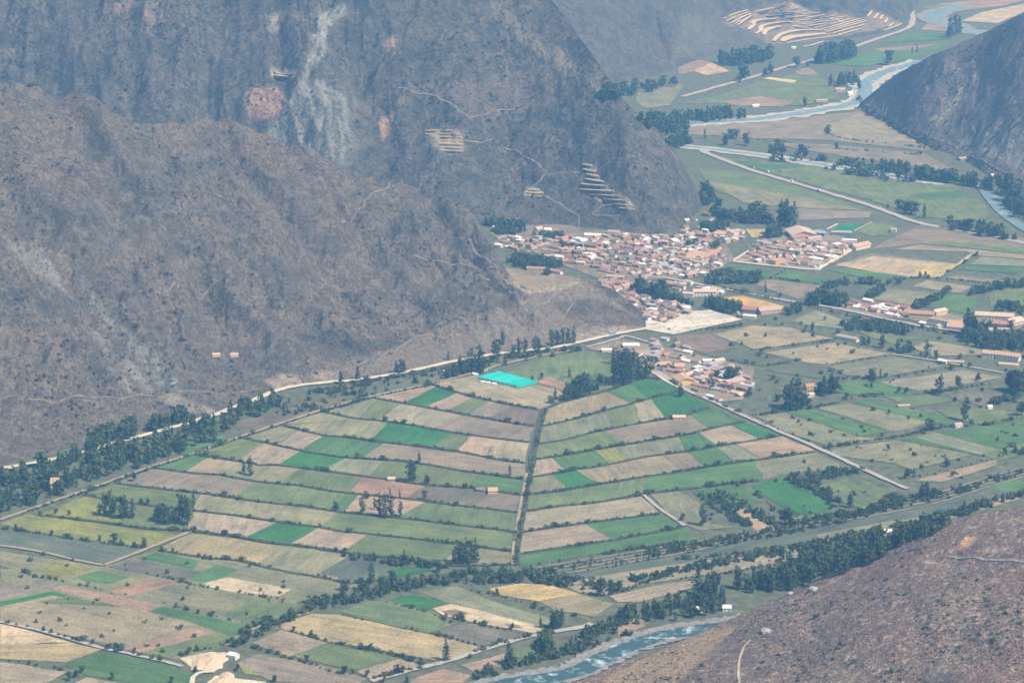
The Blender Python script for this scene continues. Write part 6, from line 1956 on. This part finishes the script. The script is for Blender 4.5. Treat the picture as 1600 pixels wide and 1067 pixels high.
grove(T('F', [(860, 350), (880, 330), (950, 300), (960, 305), (900, 345)]), 22, 7, 12, 'bs')
grove(T('F', [(110, 270), (180, 225), (300, 240), (390, 250), (370, 275), (250, 285), (130, 285)]), 60, 7, 14, 'bs')
grove(T('F', [(640, 300), (760, 268), (1040, 275), (1050, 285), (770, 282), (690, 305)]), 30, 6, 11, 'bs')
grove(T('F', [(480, 420), (560, 385), (570, 410), (520, 425)]), 18, 8, 14, 'b')
grove(T('F', [(1420, 830), (1480, 820), (1600, 790), (1600, 810), (1500, 835)]), 25, 6, 11, 'bs')
grove(T(K740, [(290, 540), (400, 500), (560, 510), (780, 560), (840, 590), (700, 600), (470, 600), (380, 570)]), 120, 9, 16, 'bbc')
grove(T(K740, [(640, 655), (700, 640), (700, 660)]), 10, 10, 15, 'b')
grove(T(K740, [(150, 250), (300, 235), (480, 250), (420, 285), (220, 285)]), 50, 6, 11, 'bs')
grove(T(K740, [(540, 300), (700, 290), (820, 300), (740, 330), (640, 320)]), 40, 6, 12, 'b')
grove(T(K740, [(790, 410), (900, 390), (1010, 400), (960, 425), (850, 425)]), 40, 6, 10, 'b')
grove(T(K740, [(90, 190), (250, 170), (420, 190), (510, 230), (400, 220), (180, 205)]), 60, 6, 12, 'bs')
grove(T(K980, [(40, 800), (130, 800), (200, 820), (340, 850), (420, 890), (540, 920), (620, 930), (600, 950), (380, 910), (200, 850), (50, 820)]), 90, 9, 17, 'bcc')
grove(T(K980, [(60, 800), (130, 790), (180, 800), (120, 815)]), 16, 18, 26, 'c')
grove(T(K980, [(230, 850), (340, 850), (350, 875), (260, 870)]), 22, 20, 30, 'c')
grove(T(K980, [(700, 930), (760, 920), (1040, 970), (1050, 1010), (900, 1000), (720, 960)]), 80, 10, 19, 'ccb')
grove(T(K980, [(680, 240), (780, 215), (960, 215), (900, 245), (760, 260)]), 60, 10, 17, 'b')
grove(T(K980, [(540, 390), (620, 350), (640, 370), (580, 395)]), 14, 7, 12, 'b')
grove(T(K980, [(790, 390), (850, 370), (870, 400), (820, 415)]), 12, 7, 12, 'b')
grove(T(K980, [(770, 60), (800, 100), (900, 120), (1100, 140), (1330, 170), (1330, 190), (1000, 170), (860, 140)]), 50, 10, 22, 'b')
grove(T(K980, [(1300, 320), (1340, 270), (1440, 270), (1430, 310)]), 20, 14, 24, 'bc')
grove(T('C', [(180, 280), (260, 270), (430, 265), (430, 285), (340, 300), (200, 300)]), 45, 45, 80, 'cb', None)
MASS[-45:] = []
grove([(1122, 98), (1160, 92), (1205, 89), (1205, 97), (1160, 103), (1130, 104)], 50, 13, 24, 'cb')
grove([(1274, 98), (1300, 92), (1332, 84), (1333, 92), (1300, 100), (1278, 102)], 50, 17, 30, 'cb')
grove([(1308, 128), (1325, 126), (1340, 128), (1340, 136), (1310, 136)], 18, 13, 20, 'c')
grove([(1080, 185), (1110, 182), (1175, 178), (1175, 186), (1110, 192), (1080, 192)], 40, 11, 20, 'cb')
grove([(1000, 188), (1040, 186), (1075, 190), (1075, 205), (1060, 215), (1040, 214), (1010, 205)], 60, 12, 24, 'cb')
grove([(930, 150), (980, 138), (1050, 130), (1060, 136), (990, 150), (945, 160)], 55, 9, 18, 'b')
grove([(1035, 225), (1070, 215), (1080, 228), (1050, 238)], 30, 9, 16, 'b')
grove([(1185, 245), (1270, 248), (1400, 262), (1440, 285), (1420, 290), (1300, 270), (1190, 252)], 55, 6, 13, 'bs')
grove([(1376, 262), (1430, 268), (1440, 274), (1380, 272)], 24, 12, 22, 'c')
grove([(1430, 275), (1480, 284), (1530, 292), (1560, 300), (1520, 292), (1435, 283)], 60, 12, 26, 'bc')
grove([(1562, 312), (1600, 325), (1640, 350), (1640, 365), (1590, 335)], 30, 14, 28, 'b')
grove([(1480, 355), (1520, 360), (1590, 372), (1590, 378), (1520, 368), (1485, 362)], 24, 10, 24, 'cb')
grove([(1340, 155), (1370, 180), (1420, 205), (1470, 232), (1465, 238), (1400, 205), (1355, 180)], 40, 4, 9, 's')
grove([(1095, 300), (1108, 300), (1112, 320), (1100, 322)], 14, 12, 26, 'b')
grove(T('I', [(90, 205), (200, 180), (330, 250), (480, 330), (420, 345), (330, 290), (220, 250), (120, 240)]), 80, 5, 10, 'bs')
grove(T('I', [(480, 120), (620, 100), (780, 80), (830, 100), (640, 140), (760, 240), (720, 250), (600, 180)]), 80, 6, 12, 'bs')
grove(T('I', [(190, 250), (230, 250), (330, 340), (300, 350)]), 30, 6, 12, 'bs')
grove(T('I', [(1010, 190), (870, 275), (740, 290), (620, 305), (640, 320), (900, 290), (1060, 230)]), 70, 6, 12, 'bs')
grove(T('H', [(0, 470), (200, 490), (450, 515), (520, 520), (520, 540), (300, 530), (0, 490)]), 60, 6, 12, 'bsb')

grove(T(K740, [(230, 330), (800, 330), (1500, 320), (1560, 600), (900, 560), (500, 450)]), 45, 4, 9, 'b')
grove(T(K980, [(200, 330), (800, 260), (860, 480), (640, 660), (250, 640)]), 40, 4, 9, 'b')
grove(T(K890, [(660, 440), (1100, 440), (1600, 580), (1600, 820), (1100, 740), (820, 570)]), 45, 4, 9, 'bs')
grove(T(K1130, [(260, 430), (900, 360), (1100, 420), (880, 570), (400, 540)]), 22, 4, 7, 'b')
grove(T('F', [(100, 430), (1600, 440), (1600, 1060), (650, 1060), (330, 880), (150, 620)]), 130, 3.5, 8, 'sbs')
grove(T('I', [(650, 20), (1600, 0), (1600, 180), (1060, 240), (560, 300), (100, 340), (150, 180)]), 50, 3.5, 7, 'sbs')
grove(T('G', [(0, 440), (480, 520), (700, 450), (1600, 600), (1300, 760), (800, 940), (0, 760)]), 45, 3.5, 8, 'sbs')
# ------------------------------------------------------------------ hedges between the fields
SHRUBS = []


def hedge(pts, gap, h0, h1, phrase, tl=None, dens=0.8, spread=1.2):
    line = smooth_line([ground(x, y) for x, y in T(tl, pts)], 3.0)
    acc = 0.0
    ph = rng.uniform(0, 50)
    for a, b in zip(line[:-1], line[1:]):
        acc += (b - a).length
        if acc >= gap:
            acc = rng.uniform(0, gap * .3)
            k = float(vnoise(np.array([a.x * .03 + ph]), np.array([a.y * .03]), 3)[0]) + .5
            if rng.random() < dens * (0.55 + 0.9 * k):
                p = Vector((a.x + rng.uniform(-spread, spread), a.y + rng.uniform(-spread * 1.6, spread * 1.6), 0.0))
                SHRUBS.append((p, rng.uniform(h0, h1) * (0.55 + 0.9 * k) * rng.choice([.8, .9, 1, 1, 1.1, 1.7]), phrase, pix(p)[1]))


for i, ln in enumerate([L0[1:], L1, L2, L3, L4, L5, L6, L7, L8, L9]):
    hedge(ln, 3.4, 1.2, 3.8, f'in the {ORD[i]} hedge line of the left fan counted from the canopy')
for i, ln in enumerate([R1, R2, R3, R4, R5, R6, R7[:6], R8, R9]):
    hedge(ln, 3.2, 1.7, 3.8, f'in the {ORD[i]} hedge line of the right fan counted from the village')
for k_ in range(4):
    hedge([(840 - k_ * 6, 885 + k_ * 5.5 + 4), (905, 875 + k_ * 5 + 4), (1075, 847 + k_ * 4.4 + 4), (1185, 828 + k_ * 3.3 + 4)], 6, 1.5, 3.5, 'between the stony terrace lines')
hedge(R10, 3.5, 1.5, 4.0, 'along the lower edge of the right fan')
hedge([(x + 3.0, y) for x, y in MID], 4.0, 1.6, 3.6, 'along the middle lane between the two fans', dens=1.0)
hedge([(x - 1.5, y) for x, y in MID[4:]], 5.0, 1.5, 3.0, 'along the middle lane between the two fans', dens=.6)
hedge(L11, 4.0, 2.0, 5.0, 'in the bushy row below the tan plots')
for ph, tl, pts, g in [
    ('along the lower side of the yellow field', 'G', [(0, 350), (160, 372), (420, 410), (690, 445)], 4),
    ('in the hedge above the pink lower-left plot', 'G', [(100, 550), (170, 575), (270, 592), (400, 620), (500, 640)], 4),
    ('in the bushy row crossing the lower left', 'G', [(500, 650), (680, 680), (850, 722), (1000, 762), (1130, 790)], 5),
    ('between the olive and pink lower-left plots', 'G', [(480, 530), (700, 565), (850, 602), (1000, 632), (1170, 658), (1350, 690)], 5),
    ('beside the pale track at the bottom left', 'G', [(0, 782), (200, 828), (450, 895), (600, 930), (760, 965)], 12),
    ('between the bottom left plots', 'G', [(0, 962), (160, 985), (310, 1008)], 6),
    ('between the tan and grey bottom plots', 'G', [(1160, 900), (1330, 950), (1600, 1035)], 5),
    ('above the tan square plot at the bottom', 'G', [(1290, 805), (1400, 845), (1530, 880), (1600, 895)], 5),
    ('below the earth pit', 'G', [(820, 940), (900, 925), (1000, 900), (1090, 870)], 4),
    ('between the beige and green bottom plots', 'H', [(0, 752), (200, 795), (420, 838), (660, 898)], 6),
    ('between the olive and beige bottom plots', 'H', [(0, 888), (150, 915), (300, 950), (400, 985)], 5),
    ('along the edge of the yellow bottom field', 'H', [(600, 640), (750, 665), (900, 715), (1000, 740), (1180, 770)], 4.5),
    ('below the dark bare plot', 'H', [(480, 750), (650, 795), (880, 850)], 6),
    ('above the bright green bottom plot', 'H', [(200, 690), (380, 735), (540, 790)], 6),
    ('along the gravel track', 'H', [(150, 1050), (500, 965), (700, 900), (900, 845), (1150, 795)], 4),
    ('below the olive strip near the river', 'H', [(1120, 650), (1260, 655), (1430, 600), (1600, 570)], 4),
    ('along the upper field right of the lot', 'F', [(340, 585), (560, 560), (720, 540)], 3.2),
    ('along the second field right of the lot', 'F', [(690, 650), (850, 628), (1000, 610)], 3.2),
    ('below the grey-green right-hand fields', 'F', [(380, 660), (540, 640), (560, 630)], 3.5),
    ('along the third right-hand field', 'F', [(700, 720), (940, 712), (1100, 690), (1320, 660)], 3.0),
    ('along the fourth right-hand field', 'F', [(1150, 785), (1300, 765), (1500, 725), (1560, 710)], 3.0),
    ('above the big right-hand plots', 'F', [(330, 890), (500, 868), (640, 850), (850, 800), (960, 790)], 4),
    ('along the lower right-hand plots', 'F', [(700, 1035), (850, 1010), (1000, 990), (1160, 955), (1310, 930)], 3.4),
    ('at the right edge of the plots', 'F', [(1380, 930), (1500, 915), (1600, 895)], 4),
    ('below the right edge plots', 'I', [(1030, 120), (1200, 95), (1480, 22), (1600, -10)], 3.6),
    ('on the far side of the diagonal lane', 'F', [(60, 770), (340, 905), (500, 970), (720, 1062)], 6),
    ('between the bright green and dull green plots', 'F', [(420, 255), (500, 212)], 4),
    ('below the bright green town plots', 'F', [(330, 275), (430, 255), (680, 285)], 4),
    ('along the main road left part', 'F', [(200, 300), (400, 340), (560, 372)], 4),
    ('along the main road middle part', 'F', [(600, 385), (800, 430), (1000, 468), (1280, 515)], 4),
    ('right of the sandy plot', 'F', [(1200, 250), (1300, 195), (1375, 142)], 4),
    ('on the lower sides of the plots right of the town', 'F', [(1000, 258), (1200, 255), (1500, 285), (1600, 290)], 4),
    ('along the far brown field', 'C', [(700, 580), (690, 620), (800, 650), (1000, 670), (1150, 690)], 7),
    ('along the far river arm', 'C', [(360, 650), (560, 668), (720, 690), (900, 705), (1130, 720)], 6),
    ('under the far river bend', 'C', [(880, 520), (960, 580), (1060, 620), (1140, 690)], 6),
    ('around the pale lot', K890, [(1110, 235), (1250, 215), (1380, 200), (1600, 170)], 3),
    ('below the pale road', 'E', [(60, 740), (300, 705), (520, 665), (700, 640), (900, 600), (1130, 575)], 3.5),
    ('beside the upper track', 'D', [(890, 1067), (1130, 985), (1300, 930), (1600, 838)], 7),
    ('beside the upper track', 'E', [(0, 855), (150, 805), (430, 745), (560, 700)], 6),
    ('beside the track at the left belt', 'G', [(100, 285), (340, 205), (690, 80), (890, 15)], 5),
    ('below the far fields on the right', 'I', [(370, 200), (480, 280), (600, 300)], 4),
    ('beside the tan plot at the right end', 'I', [(150, 250), (240, 300), (330, 340)], 4),
    ('along the pale riverside field', 'I', [(0, 500), (250, 470), (560, 425), (640, 400)], 4),
    ('below the pale riverside field', 'I', [(0, 590), (90, 575), (250, 555), (400, 520)], 5),
]:
    hedge(pts, g, 2.0, 4.4, ph, tl)


def mass_mesh(name, items, mat, label, cat, trunks=False):
    Vs, Fs, off = [], [], 0
    for kind, p, h, wide in items:
        v, f = LOW[kind][rng.randrange(4)]
        a = rng.uniform(0, 6.28)
        c, s = math.cos(a), math.sin(a)
        q = np.empty_like(v)
        q[:, 0] = (v[:, 0] * c - v[:, 1] * s) * h * wide + p[0]
        q[:, 1] = (v[:, 0] * s + v[:, 1] * c) * h * wide + p[1]
        q[:, 2] = v[:, 2] * h + p[2]
        Vs.append(q)
        Fs.append(f + off)
        off += len(v)
    V = np.concatenate(Vs).astype(np.float32)
    F = np.concatenate(Fs).astype(np.int32)
    me = bpy.data.meshes.new(name)
    me.vertices.add(len(V))
    me.vertices.foreach_set('co', V.reshape(-1))
    me.loops.add(F.size)
    me.loops.foreach_set('vertex_index', F.reshape(-1))
    me.polygons.add(len(F))
    me.polygons.foreach_set('loop_start', np.arange(0, F.size, 4, dtype=np.int32))
    me.update(calc_edges=True)
    me.materials.append(mat)
    o = bpy.data.objects.new(name, me)
    link(o)
    props(o, label, cat, None, 'stuff')
    return o


MASS.sort(key=lambda m: -m[3])
small = [m for m in MASS if m[0] == 's']
trees = [m for m in MASS if m[0] != 's']
mass_mesh('woodland', [(k, p, h, rng.uniform(.9, 1.3)) for k, p, h, y in trees], M_LEAF, 'dark groves massed along the river, road and streams', 'woodland')
SHRUBS.sort(key=lambda s: -s[1] * (s[3] + 500))
for p, h, phrase, y in SHRUBS[:290]:
    plant('s', p, h, f"low green shrub {phrase}", 'shrub', f"shrubs {phrase}", rng.uniform(.9, 1.4))
mass_mesh('hedgerow', [('s', p, h, rng.uniform(.9, 1.5)) for p, h, ph, y in SHRUBS[290:]] + [('s', p, h, 1.2) for k, p, h, y in small], M_LEAF2, 'low hedges and bushes lining the fields', 'hedge')
print('trees', NTREE[0], 'mass', len(trees), 'shrubs', len(SHRUBS), len(small))

# ------------------------------------------------------------------ scrub on the dry slopes
SCR = []


def scrub(poly, n, h0, h1):
    xs = [p[0] for p in poly]
    ys = [p[1] for p in poly]
    X = nrs.uniform(min(xs), max(xs), n * 3)
    Y = nrs.uniform(min(ys), max(ys), n * 3)
    ok = in_poly(X, Y, poly)
    m_ = 0
    for x, y in list(zip(X[ok], Y[ok])):
        p, nr = hit(x, y)
        if m_ >= n or fbm(np.array([p.x * .014]), np.array([p.y * .014]), 4, 91)[0] < rng.uniform(-.25, .2):
            continue
        m_ += 1
        if p.z > 1.5 or y > 900:
            SCR.append(('s', (p.x, p.y, p.z - .3), rng.uniform(h0, h1) * rng.choice([.6, .8, 1, 1.0, 1.5]), rng.uniform(1.0, 1.9)))


scrub([(0, 140), (180, 190), (340, 185), (560, 275), (740, 345), (820, 470), (700, 540), (520, 590), (330, 635), (180, 670), (0, 715)], 2600, 1.0, 2.6)
scrub([(0, 0), (850, 0), (1000, 180), (1090, 300), (1050, 350), (770, 345), (560, 265), (340, 175), (180, 180), (0, 130)], 1800, 1.5, 3.6)
scrub([(1150, 975), (1440, 838), (1600, 792), (1600, 1067), (960, 1067), (1050, 1010)], 1900, 0.5, 1.5)
scrub([(1360, 160), (1600, 25), (1600, 300), (1450, 225)], 500, 1.5, 4)
mass_mesh('scrub', SCR, M_SCRUB, 'low dry scrub dotting the slopes', 'scrub')

# straw-coloured tufts on the near hill
SCR = []
scrub([(1150, 975), (1440, 838), (1600, 792), (1600, 1067), (960, 1067), (1050, 1010)], 2600, 0.4, 1.1)
mass_mesh('dry_grass', SCR, leaf_material('straw', (0.30, 0.24, 0.16), (0.50, 0.42, 0.31)), 'pale dry grass tufts on the near hill', 'grass')
SCR = []
scrub([(1150, 985), (1440, 845), (1600, 800), (1600, 1067), (1000, 1067), (1050, 1020)], 130, 1.4, 3.0)
mass_mesh('undergrowth', SCR, M_LEAF2, 'scattered green bushes on the near hill', 'bushes')

# pale boulders and posts on the near hill
def boulder(tl, x, y, r, label):
    px, py = T(tl, [(x, y)])[0]
    p, nr = hit(px, py)
    v, f = [], []
    k, m = 9, 5
    for a in range(m + 1):
        th = math.pi * a / m
        for b in range(k):
            ph = 2 * math.pi * b / k
            j = r * rng.uniform(.8, 1.15)
            v.append((math.sin(th) * math.cos(ph) * j * 1.2, math.sin(th) * math.sin(ph) * j, math.cos(th) * j * .8))
    for a in range(m):
        for b in range(k):
            f.append((a * k + b, (a + 1) * k + b, (a + 1) * k + (b + 1) % k, a * k + (b + 1) % k))
    o = mesh_obj('boulder', v, f, plain_material('pale_rock', (.42, .40, .38), .25, .6), label=label, cat='boulder')
    o.location = (p.x, p.y, p.z + r * .2)


boulder('I', 405, 830, 5.0, 'large pale boulder on the flank of the near hill')
boulder('I', 625, 635, 4.0, 'pale boulder on the crest of the near hill above the river')
boulder('I', 520, 655, 3.0, 'small pale boulder below the crest of the near hill')

# ------------------------------------------------------------------ the hazy air of the valley
hv = box_v(-16000, 16000, -3000, 25500, -6.0, 1010.0)
hm = bpy.data.materials.new('hazy_air')
hm.use_nodes = True
hn = hm.node_tree
for n in list(hn.nodes):
    hn.nodes.remove(n)
ho = hn.nodes.new('ShaderNodeOutputMaterial')
pv = hn.nodes.new('ShaderNodeVolumePrincipled')
pv.inputs['Color'].default_value = (0.22, 0.54, 1.0, 1)
pv.inputs['Absorption Color'].default_value = (1, 1, 1, 1)
pv.inputs['Density'].default_value = 0.84e-4
pv.inputs['Anisotropy'].default_value = 0.0
hn.links.new(pv.outputs[0], ho.inputs['Volume'])
mesh_obj('haze', hv, BOXF, hm, kind='stuff', label='thin blue haze filling the valley air')
